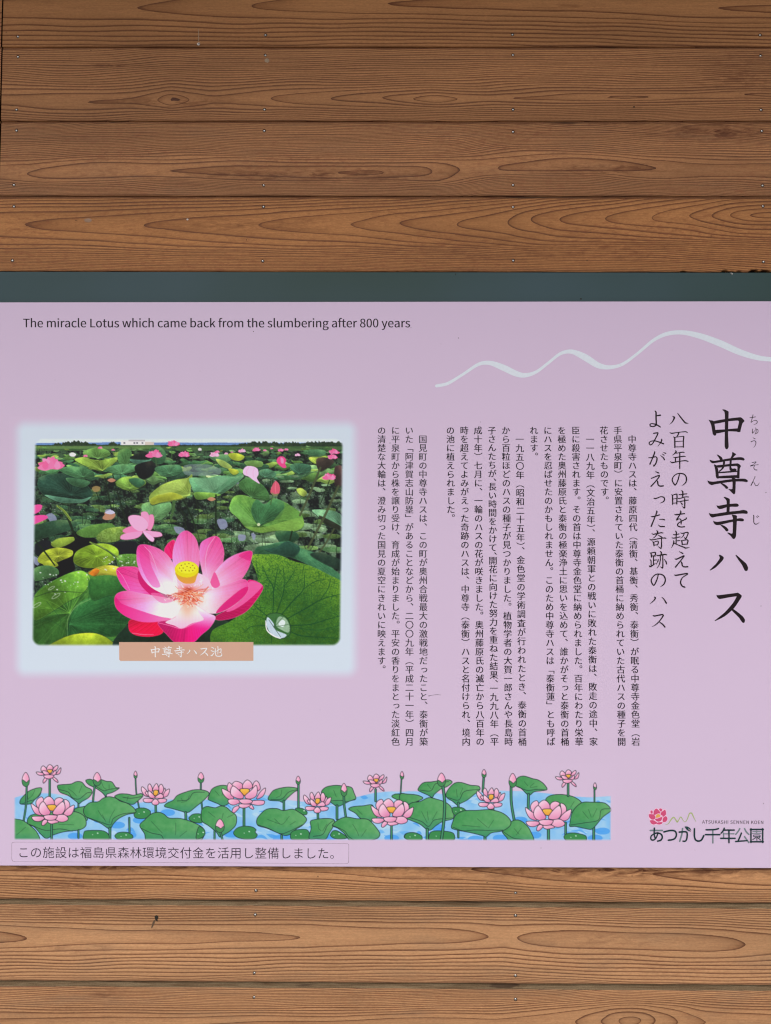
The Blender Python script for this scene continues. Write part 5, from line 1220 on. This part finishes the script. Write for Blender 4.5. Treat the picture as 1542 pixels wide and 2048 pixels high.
cv.fill(A(' '.join('%.1f,%.1f' % (757 + 45 * math.cos(a), 650 + 26 * math.sin(a)) for a in np.linspace(0, 6.28, 14)[:-1])), (234, 222, 52))
for x, y in ((732, 640), (748, 634), (765, 632), (782, 640), (724, 652), (740, 652), (757, 645), (772, 650), (790, 652), (733, 664), (750, 662), (766, 664), (782, 663)):
    cv.stroke([(30 + x / AS, 840 + y / AS, 2.0), (30 + (x + 1) / AS, 840 + y / AS, 2.0)], (120, 90, 20), alpha=.85, smooth=False)

# the print is contrasty: deepen darks, lift lights, add fine leaf texture
lum = cv.a.mean(2, keepdims=True)
gre = np.clip((cv.a[..., 1:2] - cv.a[..., 0:1]) / 30, 0, 1)
tex = (n_f - .5)[..., None] * .10 + (n_s - .5)[..., None] * .12
cv.a[:] = cv.a * (1 + tex * gre)
cv.a[:] = np.clip((cv.a - 110) * 1.16 + 114, 8, 252)

# soft rounded edge of the photo, pale frame, and the sign's own pink round it
def rr_dist(X, Y, x0, y0, x1, y1, r_):
    cx_, cy_, hx, hy = (x0 + x1) / 2, (y0 + y1) / 2, (x1 - x0) / 2 - r_, (y1 - y0) / 2 - r_
    qx, qy = np.abs(X - cx_) - hx, np.abs(Y - cy_) - hy
    return np.hypot(np.maximum(qx, 0), np.maximum(qy, 0)) + np.minimum(np.maximum(qx, qy), 0) - r_
sk = (cv.Y - 1080) * .0
left = 71.5 - (cv.Y - 880) * 0.0135
ph = rr_dist(cv.X + (71.5 - left), cv.Y, 71.0, 878.5, 684.5, 1289.5, 15)
ph_r = rr_dist(cv.X, cv.Y, 40, 878.5, 684.3, 1289.5, 15)
dph = np.maximum(ph, ph_r)
kin = np.clip(.5 - dph / 7.0, 0, 1); kin = (kin * kin * (3 - 2 * kin))[..., None]
frame = np.array((214, 228, 238)) + 0 * cv.a
mixed = frame * (1 - kin) + cv.a * kin
do = rr_dist(cv.X, cv.Y, 34, 846, 710, 1349, 18)
kout = np.clip(.5 - do / 28.0, 0, 1); kout = (kout * kout * (3 - 2 * kout))[..., None]
cv.a[:] = np.array(PINKD) * (1 - kout) + mixed * kout
print_sheet('lotus_pond_photo', cv, PC[0], PC[1], ink_print, sign, SD + 0.00006)

# caption plate under the photo
cap = Flat(SD + 0.00016, 0.00002)
cap.poly([(238.2, 1284.2), (506.8, 1284.0), (506.8, 1321.6), (241, 1321.8), (238.4, 1319.5)])
plate = cap.build('caption_plate', flat_mat('ink_tan', alb((212, 170, 144)), 0.42, 0.35, 0.06, 12), sign)
def refit(s, src, dst):
    out = []
    for p in parse(s, 0, 0, 1.0, False):
        out.append([(dst[0] + (x - src[0]) / (src[2] - src[0]) * (dst[2] - dst[0]), dst[1] + (y - src[1]) / (src[3] - src[1]) * (dst[3] - dst[1])) for x, y in p])
    return out
K6 = lambda a, b_, c, d_: (290 + a / 9.64, 1280 + b_ / 9.64, 290 + c / 9.64, 1280 + d_ / 9.64)
fl = Flat(SD + 0.00022, 0.000015)
for ch, src, dst in (('中', (598, 84, 910, 430), K6(105, 118, 290, 335)), ('尊', (588, 453, 942, 822), K6(323, 112, 537, 338)), ('寺', (600, 848, 940, 1212), K6(563, 112, 768, 338)), ('ハ', (608, 1350, 942, 1492), K6(803, 188, 1000, 275)), ('ス', (650, 1680, 915, 1944), K6(1058, 150, 1218, 308))):
    for p in refit(TITLE[ch], src, dst): fl.poly(catmull(p, 2, True, 0.35))
for p in parse("1285,140,14|1325,160,20 ; 1275,205,14|1315,222,20 ; 1275,300,20|1290,300,24|1340,240,8 ; 1330,215,14|1380,215,14|1440,175,16|1465,175,18|1460,240,16|1430,240,8 ; 1405,125,16|1408,180,16|1405,270,12 ; 1355,165,14|1362,240,16|1365,290,16|1390,312,18|1450,312,20|1480,295,20|1478,250,8", 290, 1280, 9.64): fl.brush(p)
fl.build('caption_lettering', ink_white, plate)
# ---- drawn lotus border.  Coordinates: crops S1 (0, 1520) x 3.671, S2 (400, 1520) x 3.671, S3 (800, 1520) x 3.505
SC = (20, 1526, 1232, 1684)
cs_ = Canvas(*SC, 2, PINKD)
FR = {1: (0, 3.671), 2: (400, 3.671), 3: (800, 3.505)}
def S(k, s):
    ox, sc = FR[k]
    return [(ox + float(a) / sc, 1520 + float(b_) / sc) for a, b_ in (q.split(',') for q in s.split())]
OUT = (28, 34, 46)
n1 = vnoise(cs_.h, cs_.w, 14, 21); n2 = vnoise(cs_.h, cs_.w, 50, 22)
def nsub(nz, X, Y):
    i = int((X[0, 0] - cs_.x0) * 2 + .5); j = int((Y[0, 0] - cs_.y0) * 2 + .5)
    return nz[j:j + X.shape[0], i:i + X.shape[1]]
# water
wt = S(1, "100,278 150,262 200,250 300,243 370,243 450,256 560,275 700,300 850,322 1000,316 1110,300 1240,290 1400,288") + S(2, "60,292 160,262 300,250 480,255 560,278 640,292 760,306 900,305 1040,290 1150,270 1280,240 1400,229 1500,232") + S(3, "60,217 200,222 300,238 450,240 600,222 700,215 850,217 960,225 1060,236 1200,254 1330,261 1478,252") + S(3, "1478,574") + S(1, "100,583")
cs_.fill(wt, lambda X, Y, q: mixc((126, 190, 236), (168, 212, 238), np.clip(nsub(n2, X, Y) * 1.8 - .4, 0, 1)[..., None]), soft=False)
rg = np.random.RandomState(5)
R = cs_.mask(np.array(wt, float)); i0, i1, j0, j1, wm = R
full = np.zeros((cs_.h, cs_.w), bool); full[j0:j1, i0:i1] = wm
keep = cs_.a.copy()
for i in range(240):
    x = rg.uniform(30, 1222); y = rg.uniform(1588, 1680); L_ = rg.uniform(10, 36); cc = [(98, 176, 236), (184, 220, 240), (70, 158, 232), (150, 202, 238)][rg.randint(4)]
    cs_.stroke([(x, y, 1), (x + L_ / 2, y + rg.uniform(-5, 5), rg.uniform(3, 9)), (x + L_, y + rg.uniform(-4, 8), 1)], cc, alpha=.75)
for x, y in ((150, 1672), (235, 1650), (258, 1670), (280, 1640), (462, 1668), (560, 1678), (585, 1676), (660, 1674), (783, 1676), (870, 1668), (876, 1655), (950, 1678), (1000, 1676), (1040, 1640), (1068, 1670), (1205, 1662), (1190, 1676), (212, 1640), (335, 1625)):
    cs_.fill([(x + 15 * math.cos(a), y + 7 * math.sin(a)) for a in np.linspace(0, 6.28, 9)[:-1]], (76, 162, 236), .85)
cs_.a[:] = np.where(full[..., None], cs_.a, keep)

def sleaf(k, s, veins=(), lip=None, dk=1.0):
    P = S(k, s); q = np.array(P); lo, hi = q[:, 1].min(), q[:, 1].max(); lx, hx = q[:, 0].min(), q[:, 0].max()
    cs_.fill(P, lambda X, Y, z: mixc(mixc((62, 146, 80), (116, 180, 116), np.clip((X - lx) / (hx - lx + 1) * .6 + nsub(n1, X, Y) * .5 - .1, 0, 1)[..., None]), (48, 136, 112), np.clip((Y - lo) / (hi - lo + 1) * 1.5 - .85, 0, 1)[..., None]) * dk)
    if lip:
        Lp = S(k, lip)
        cs_.stroke(Lp, OUT, .9)
    cs_.stroke([p + (1.25,) for p in P], OUT, closed=True)
    for v in veins: cs_.stroke(S(k, v), (30, 66, 50), .7, .85)
def stem(k, s, w=9):
    P = S(k, s); sc = FR[k][1]
    cs_.stroke(P, OUT, w / sc + 1.6); cs_.stroke(P, (70, 148, 104), w / sc * .75)
def pad(k, s):
    P = S(k, s); q = np.array(P); c_ = q.mean(0)
    cs_.fill(P, (60, 140, 78)); cs_.stroke([p + (1.1,) for p in P], OUT, closed=True)
    cs_.stroke([(c_[0] - 6, c_[1] + 1, 1.6), (c_[0] - 5.6, c_[1] + 1, 1.6)], (190, 226, 200), smooth=False)
    cs_.stroke([(c_[0] + 4, c_[1] - 2, 2.6), (c_[0] + 4.6, c_[1] - 2, 2.6)], (190, 226, 200), smooth=False)
def bud(k, x, y, w, h, st=None, thin=False, col_=(238, 150, 186)):
    """tip at (x, y), width w, height h in the crop's pixels."""
    if st: stem(k, st, 7 if thin else 10)
    P = S(k, f"{x},{y} {x-w*.36},{y+h*.25} {x-w*.45},{y+h*.6} {x},{y+h*.8} {x+w*.45},{y+h*.6} {x+w*.36},{y+h*.25}")
    cs_.fill(P, lambda X, Y, z: mixc((250, 208, 222), col_, np.clip((X - P[0][0]) / (w / FR[k][1]) + .5, 0, 1)[..., None])); cs_.stroke([p + (1.0,) for p in P], OUT, closed=True)
    G = S(k, f"{x-w*.48},{y+h*.52} {x-w*.1},{y+h*.62} {x+w*.1},{y+h*.7} {x+w*.48},{y+h*.52} {x+w*.4},{y+h*.85} {x},{y+h} {x-w*.4},{y+h*.85}")
    cs_.fill(G, (70, 140, 84)); cs_.stroke([p + (.9,) for p in G], OUT, closed=True)
PET = {
'L': ["305,270 275,285 262,315 275,350 300,380 330,330 320,290", "435,275 405,288 396,320 410,350 440,320 465,290", "357,266 325,285 314,315 330,345 390,345 398,310 385,283", "470,290 500,300 512,335 490,380 460,380 475,340", "228,318 235,355 262,395 310,405 300,370 262,340", "545,332 510,345 480,370 465,400 500,410 530,390", "Y345,335 360,328 400,328 412,338 400,370 372,372 355,360", "318,305 290,330 285,370 305,400 345,408 370,385 350,350", "460,305 425,330 390,375 388,395 420,402 455,395 475,365 475,330", "330,435 310,450 305,475 320,480 350,450", "232,418 265,412 320,415 325,430 290,450 250,445", "420,405 470,400 500,425 490,445 450,455 410,440", "355,440 350,455 375,468 410,462 430,455 410,440", "320,412 350,402 400,403 420,410 405,435 370,442 335,435"],
'M': ["265,155 240,170 225,195 260,215 310,215 310,175", "415,152 395,165 385,200 400,230 440,215 435,175", "215,165 200,190 202,222 225,235 245,200", "345,145 315,175 312,205 330,212 365,212 385,195 375,165", "160,210 170,250 205,285 245,285 235,250 200,225", "480,205 455,220 430,250 415,285 455,270 475,240", "Y293,215 310,210 350,210 362,220 350,250 325,260 300,245", "245,190 225,215 228,255 270,280 310,282 320,262 290,225", "410,185 375,220 330,260 335,280 370,285 410,265 420,220", "275,335 245,350 235,380 255,385 290,345", "205,295 230,285 280,290 295,310 250,330 215,320", "365,325 360,345 385,362 395,355 380,330", "380,300 430,295 472,300 465,325 420,332 375,320", "290,322 285,340 310,352 350,345 370,325", "285,295 320,285 370,290 385,305 360,320 310,320"],
'R': ["1100,175 1085,190 1090,225 1110,245 1118,210", "1185,177 1168,190 1165,225 1175,250 1195,235 1200,205", "1148,172 1128,195 1120,222 1145,230 1165,215 1160,190", "1045,195 1037,220 1060,260 1095,265 1085,235", "1065,240 1080,232 1100,262 1090,270", "1210,205 1215,240 1200,265 1180,270 1195,235", "1243,212 1215,225 1200,250 1190,275 1225,265 1240,240", "Y1128,225 1140,220 1160,225 1158,250 1140,262 1125,250", "1095,225 1085,245 1100,275 1130,280 1140,270", "1180,245 1150,260 1135,275 1155,280 1190,280 1200,265", "1050,290 1070,280 1120,285 1130,300 1095,312 1060,308", "1150,295 1180,282 1222,288 1215,308 1170,315", "1115,305 1140,285 1165,305 1160,325 1135,330 1118,322"],
'T': ["315,42 300,60 305,85 330,95 350,80 335,55", "420,38 395,55 385,80 410,75 425,55", "365,33 345,50 345,75 380,75 388,50", "445,55 425,80 410,105 435,100 445,80", "265,88 280,108 310,112 325,100 300,90", "Y345,78 355,70 382,72 378,90 360,97", "310,80 325,105 360,110 355,90 335,80", "405,75 385,95 360,108 395,112 412,95", "330,130 315,150 318,170 335,155 345,138", "385,130 400,150 425,165 420,145 395,125", "320,115 345,108 390,110 392,125 360,138 330,130"],
}
CEN = {'L': (385, 375), 'M': (325, 262), 'R': (1142, 250), 'T': (360, 100)}
def flower(kind, k, x, y, sx=1.0, sy=None):
    """the same drawing is repeated along the border; (x, y) is where its centre falls in crop k."""
    sy = sy or sx
    c0 = CEN[kind]; ox, sc = FR[k]; bx, by = ox + x / sc, 1520 + y / sc
    for s in PET[kind]:
        yel = s[0] == 'Y'
        P = [(bx + (float(a) - c0[0]) / 3.671 * sx, by + (float(b_) - c0[1]) / 3.671 * sy) for a, b_ in (q.split(',') for q in s.lstrip('Y').split())]
        q = np.array(P); c_ = q.mean(0)
        if yel: cs_.fill(P, lambda X, Y, z: mixc((248, 202, 84), (228, 152, 60), np.clip((Y - q[:, 1].min()) / (np.ptp(q[:, 1]) + .1), 0, 1)[..., None]))
        else:
            e = math.hypot(c_[0] - bx, c_[1] - by) + .1; ux, uy = (c_[0] - bx) / e, (c_[1] - by) / e; w_ = np.ptp(q, axis=0).max() * .5
            cs_.fill(P, lambda X, Y, z: mixc((226, 140, 178), (250, 206, 222), np.clip(((X - c_[0]) * ux * .3 - (X - c_[0]) * .4 - (Y - c_[1]) * .8) / w_ * .7 + .5, 0, 1)[..., None]))
        cs_.stroke([p + (1.15,) for p in P], OUT, closed=True, ten=.5) if False else cs_.stroke([p + (1.15,) for p in P], OUT, closed=True)
# back row
stem(1, "775,262 778,285", 9); stem(1, "364,140 364,270", 12); stem(1, "575,315 575,570", 9)
sleaf(1, "305,205 270,205 215,225 185,250 150,290 145,318 170,325 225,320 255,290 290,260 300,235", ["255,220 235,260 205,285", "200,255 205,290"], "300,235 260,285 215,300 160,322")
stem(1, "1020,350 1000,240 994,130", 6)
sleaf(1, "420,190 450,180 520,175 560,158 600,162 630,195 668,215 675,240 650,275 600,305 580,320 560,305 500,260 440,235", ["500,210 535,235 560,262", "600,190 580,240"], "430,215 500,235 530,275 580,285 640,240 672,240")
sleaf(1, "628,150 660,140 690,150 740,143 780,155 820,160 850,200 875,205 830,235 785,250 775,265 745,235 700,205 650,180", ["745,165 760,200 780,215", "800,180 800,210"], "700,190 760,225 800,215 868,206")
bud(1, 712, 90, 60, 100, "697,180 688,240 682,300"); bud(1, 188, 90, 56, 105, "195,190 190,330 172,450")
bud(1, 994, 80, 26, 55, None, True)
sleaf(1, "840,268 880,248 940,250 980,258 1035,245 1048,265 1010,300 975,325 930,315 880,295", ["940,265 930,300"], "900,272 960,280 1040,268")
stem(1, "1474,165 1474,250 1485,370", 8); bud(1, 1474, 90, 46, 78)
stem(1, "1142,320 1143,385", 12)
sleaf(1, "1207,340 1225,315 1270,295 1300,260 1360,235 1430,217 1500,222 1535,245 1500,290 1440,340 1390,380 1365,385 1330,375 1260,355", ["1390,260 1370,300 1330,310", "1330,280 1340,300"], "1300,300 1380,290 1420,240 1500,235")
stem(1, "1362,385 1364,440", 14)
pad(1, "1385,430 1410,400 1450,393 1480,400 1500,430 1478,460 1420,455")
pad(1, "985,375 1005,355 1060,352 1103,375 1095,410 1050,430 990,420")
stem(1, "948,425 950,530", 10)
sleaf(1, "545,360 600,343 640,345 640,440 590,430 560,400")
# left group
sleaf(1, "200,440 225,405 300,390 400,380 540,378 590,392 625,425 630,480 590,510 520,520 460,528 390,550 340,575 300,545 250,490 205,470", ["430,470 540,475", "460,450 500,415"], "215,470 330,515 440,505 530,522")
stem(1, "378,460 378,600", 12); stem(1, "575,515 575,570", 9)
sleaf(1, "80,440 130,435 170,445 220,480 270,530 285,600 80,600", ["190,490 120,550"], None)
sleaf(1, "612,380 620,345 660,312 720,305 755,280 800,268 850,280 880,300 940,320 985,355 995,385 930,400 870,430 830,470 810,505 790,500 740,465 680,440 630,415", ["720,370 745,410 770,440", "840,365 810,420 800,460", "750,400 775,450"], "640,420 740,455 810,475 830,430 900,395 990,385")
stem(1, "806,500 806,600", 16)
pad(1, "612,545 625,520 700,515 760,520 795,545 795,582 615,580"); pad(1, "842,555 870,532 930,530 970,550 972,572 920,582 860,578")
sleaf(1, "1025,480 1060,440 1110,395 1160,383 1200,395 1240,425 1320,428 1400,450 1480,490 1503,530 1490,570 1460,600 1080,600 1060,540", ["1110,450 1190,535", "1290,460 1290,530 1285,550", "1370,520 1320,560"], "1035,500 1110,535 1180,550 1200,580")
flower('R', 1, 1142, 250); flower('T', 1, 360, 100); flower('L', 1, 385, 375)
# middle group
sleaf(2, "62,270 85,215 130,190 180,185 215,200 230,260 225,300 190,330 160,335 130,320 60,290", ["110,225 140,260", "170,215 160,260"])
sleaf(2, "500,290 530,230 570,210 640,198 700,203 725,215 690,235 640,280 610,310 580,300", ["600,220 590,260 560,275"], "520,290 600,285 650,235 720,215")
stem(2, "722,180 722,350", 12); bud(2, 720, 117, 34, 62); stem(2, "615,300 615,365", 12)
sleaf(2, "890,240 920,200 990,185 1050,190 1110,200 1130,240 1143,285 1100,300 1040,330 1005,340 960,310 930,290", ["980,220 1000,270", "1060,215 1040,240"], "950,300 1030,295 1080,305 1140,285")
stem(2, "1005,335 1005,430", 14); stem(2, "1055,260 1058,330 1070,420", 12); bud(2, 1056, 170, 46, 96)
pad(2, "700,355 750,355 785,380 780,400 750,400 720,385")
stem(2, "864,385 866,440", 12)
sleaf(2, "8,400 15,360 50,340 110,350 150,337 190,345 225,375 265,410 262,475 220,520 180,545 145,565 120,530 60,480 15,450", ["60,380 110,420", "170,390 160,430", "245,400 200,420"])
stem(2, "106,520 106,580", 10); bud(2, 145, 432, 66, 100, "150,530 165,590")
pad(2, "-10,490 30,510 35,545 10,570 -30,575")
stem(2, "322,350 322,490", 14)
pad(2, "245,535 270,500 320,485 380,490 410,510 405,530 420,550 400,575 330,580 270,565")
sleaf(2, "415,440 440,400 490,360 560,355 610,370 680,360 730,385 765,410 782,440 750,480 700,510 660,545 620,553 560,530 490,500 425,480", ["495,435 585,470", "545,430 600,472 655,412", "700,450 660,475"], "425,475 500,500 590,540 660,520 750,475")
stem(2, "598,553 600,590", 12)
pad(2, "665,575 670,530 720,510 790,515 800,580 700,585")
sleaf(2, "800,575 815,500 810,450 850,435 930,428 985,440 975,490 945,540 920,580 860,578", ["865,460 870,500 890,520", "930,470 900,520"], "830,560 900,545 935,480 980,442")
sleaf(2, "1090,360 1120,342 1200,335 1265,330 1280,390 1300,420 1240,455 1180,430 1140,390", ["1150,360 1190,400"])
sleaf(2, "970,480 1010,440 1070,418 1150,430 1230,435 1280,480 1320,540 1300,575 1200,600 1110,600 1060,540 1010,500", ["1120,470 1150,520 1165,555", "1220,510 1185,560"], "975,480 1060,520 1090,560 1150,600")
pad(2, "957,555 975,520 1010,520 1080,570 1000,578")
flower('M', 2, 325, 262); flower('R', 2, 862, 310, .98); stem(2, "1288,215 1288,300", 12); flower('T', 2, 1288, 166, .96)
stem(2, "1478,140 1472,250", 6); bud(2, 1482, 83, 28, 58, None, True)
sleaf(2, "1408,270 1430,250 1480,250 1560,262 1600,280 1600,310 1540,330 1470,300", ["1470,265 1510,290"])
stem(2, "1405,465 1405,600", 12)
pad(2, "1500,570 1510,540 1560,535 1600,560 1560,585")
# right group
sleaf(3, "125,205 160,160 220,152 270,145 340,138 365,155 330,185 290,200 240,240 225,262 195,245 150,225", ["190,170 215,200"], "140,210 215,215 250,165 340,150")
sleaf(3, "320,240 345,195 385,160 430,157 490,175 550,182 560,205 520,240 470,280 420,305 400,315 370,290 330,265", ["395,205 400,260", "440,195 420,240"], "335,262 410,280 450,220 555,205")
stem(3, "408,300 408,350", 12); stem(3, "408,440 408,540", 10)
sleaf(3, "0,240 50,238 120,245 160,265 130,285 60,310 0,320")
sleaf(3, "40,340 80,300 140,290 200,263 260,275 310,292 350,320 375,370 370,410 300,430 250,460 215,490 190,490 140,450 70,420 30,400", ["150,360 190,440", "190,360 198,420", "260,360 225,420"], "60,400 150,430 200,465 240,420 365,405")
stem(3, "190,485 190,590", 16)
pad(3, "365,335 430,332 460,355 420,380 380,385"); pad(3, "30,540 50,512 100,508 150,530 150,558 60,560"); pad(3, "200,545 215,505 270,495 370,510 375,560 210,560")
stem(3, "300,180 312,300 305,440 285,590", 16); bud(3, 290, 90, 58, 96)
stem(3, "586,120 580,220", 12); bud(3, 588, 65, 32, 58)
sleaf(3, "808,150 830,120 870,112 930,130 970,140 1010,170 1030,205 990,215 940,222 910,245 890,240 850,200 810,180", ["870,150 895,180", "940,160 910,190 960,185"], "825,185 890,212 960,205 1025,210")
stem(3, "900,240 898,340", 14)
stem(3, "778,180 780,300 800,425", 14); bud(3, 789, 92, 54, 100)
sleaf(3, "740,470 780,430 830,420 880,450 915,500 930,575 780,580 745,540 715,500", ["800,480 835,520", "850,475 815,525"], "720,500 790,545 850,555 910,570")
stem(3, "595,520 595,590", 16); stem(3, "650,335 650,360", 16)
sleaf(3, "370,430 390,385 450,355 540,352 620,347 690,360 740,385 775,425 770,460 720,495 640,510 600,540 580,530 500,510 400,490 360,475", ["435,457 560,468", "540,410 610,470", "655,420 620,475"], "370,470 440,495 520,490 620,492 720,490")
sleaf(3, "1020,280 1050,250 1120,240 1210,255 1270,295 1260,340 1200,370 1130,380 1050,360", ["1220,290 1195,330"])
stem(3, "1362,210 1362,300", 7); bud(3, 1366, 158, 24, 52, None, True, (232, 176, 204))
stem(3, "1357,470 1357,590", 14); stem(3, "1160,440 1160,520", 12)
sleaf(3, "1190,440 1210,360 1270,300 1340,295 1430,300 1470,330 1478,355 1420,400 1370,460 1340,485 1300,480 1230,465 1190,465", ["1280,360 1320,410", "1320,345 1340,400", "1380,340 1350,400"], "1195,455 1290,440 1390,420 1410,350 1475,340")
pad(3, "1148,540 1165,518 1220,510 1300,530 1300,565 1170,565")
stem(3, "1040,480 1040,590", 16)
flower('L', 2, 1410, 390, .98); flower('R', 3, 637, 268, 1.0); stem(3, "1178,165 1178,250", 12); flower('T', 3, 1175, 128, .95); flower('L', 3, 1038, 390, 1.06)
# soft ends of the print
kx = np.clip((cs_.X - 27.5) / 4, 0, 1) * np.clip((1223 - cs_.X) / 4, 0, 1)
ky = np.clip((1680.5 - cs_.Y + (cs_.X - 600) * .0015) / 4, 0, 1)
kk = (kx * ky)[..., None]
cs_.a[:] = np.array(PINKD) * (1 - kk) + cs_.a * kk
print_sheet('lotus_border', cs_, SC[0], SC[1], ink_print, sign, SD + 0.00006)

# ------------------------------------------------------------------ paper sticker at the sign's lower left
sticker = empty('paper_sticker', tuple(float(q) for q in PX(360, 1706, SD)), 'narrow pink sticker with one line of Japanese text on the sign below the drawn lotuses', 'sticker')
sticker_inv = Matrix.Translation(sticker.location).inverted()
def to_sticker(o):
    o.parent = sticker; o.matrix_parent_inverse = sticker_inv; return o
SO = [(23.2, 1688), (24, 1685), (28, 1684), (300, 1685), (680, 1686.6), (696, 1687), (698, 1690), (697.6, 1724), (696, 1727), (690, 1727.6), (300, 1725.0), (30, 1723.6), (25, 1722.8), (23, 1718)]
st_m = flat_mat('sticker_paper', tuple(np.clip(PINK * 1.015, 0, 1)) + (1,), 0.5, 0.3, 0.03, 60)
st_e = flat_mat('sticker_edge', alb((176, 152, 172)), 0.7, 0.1, 0.5, 350)
fl = Flat(SD + 0.00012, 0.00006); fl.poly(SO, 1)
c_ = np.mean(SO, 0)
fl.poly([(x + (0.75 if x < c_[0] else -0.75), y + (0.6 if y < c_[1] else -0.6)) for x, y in SO], 0)
to_sticker(fl.build('paper', [st_m, st_e], None))
fl = Flat(SD + 0.00028)
T_ = "この施設は福島県森林環境交付金を活用し整備しました。"
for i, ch in enumerate(T_):
    t = i / 24.0
    cx_, cy_ = 47.0 + (646.5 - 47.0) * t, 1704.6 + 2.0 * t
    g, fs = glyph(ch, -0.004)
    fl.add([(cx_ + u * 24.6, cy_ - v * 24.6) for u, v in g], fs)
to_sticker(fl.build('sticker_lettering', ink('ink_sticker', (44, 36, 48)), None))

# ------------------------------------------------------------------ specks and scuffs on the sign
spm = flat_mat('dirt_speck', (0.10, 0.08, 0.09, 1), 0.8, 0.2)
fl = Flat(SD + 0.00025, 0.0)
for x, y, r_ in ((917, 676, 1.0), (882, 688, .5), (780, 886, 1.0), (822, 655, .7), (507, 663, 1.0), (1527, 1607, .9), (1082, 1696, .8), (858, 1392, .9), (1532, 985, 1.0), (1522, 1212, .9), (1390, 1700, .5), (961, 844, .7), (1112, 1340, .5), (110, 760, .5), (400, 742, .5), (640, 1420, .5), (300, 1480, .5), (1450, 1500, .5), (1040, 640, .5), (1240, 730, .5), (1344, 700, .4), (1162, 694, .4)):
    fl.add([(x + r_ * math.cos(a), y + r_ * math.sin(a)) for a in np.linspace(0, 6.28, 7)[:-1]], [(0, 1, 2, 3, 4, 5)])
for s_ in ("862,1390.6,0.5|874,1389.4,0.7|882,1390,0.4", "857,1391.5,0.5|862,1391,0.6"):
    fl.brush(parse(s_, 0, 0, 1.0)[0])
dirt = fl.build('dirt_speck', spm, sign)
dirt['kind'] = 'stuff'

# ------------------------------------------------------------------ the ground in front and an unseen overhang added above to darken the upper wall (they shape the light)
gm, gnt, gb = base_mat('pale_gravel', 0.9, 0.2)
GN = NT(gnt)
gnt.links.new(GN.mix(GN.noise(GN.pos((1, 1, 1)), 60.0, 5.0, 0.7), (0.26, 0.24, 0.21, 1), (0.46, 0.43, 0.38, 1)), gb.inputs['Base Color'])
g = new_obj('ground', box_mesh('ground', -60, 60, -120, 0.1, -1.75, -1.65), gm)
g['kind'] = 'structure'
ev = new_obj('added_eaves', box_mesh('added_eaves', -3.0, 3.0, -ADDED_EAVE, 0.05, 1.70, 1.76), flat_mat('added_eaves_timber', (0.20, 0.12, 0.07, 1), 0.7, 0.2))
ev['kind'] = 'structure'
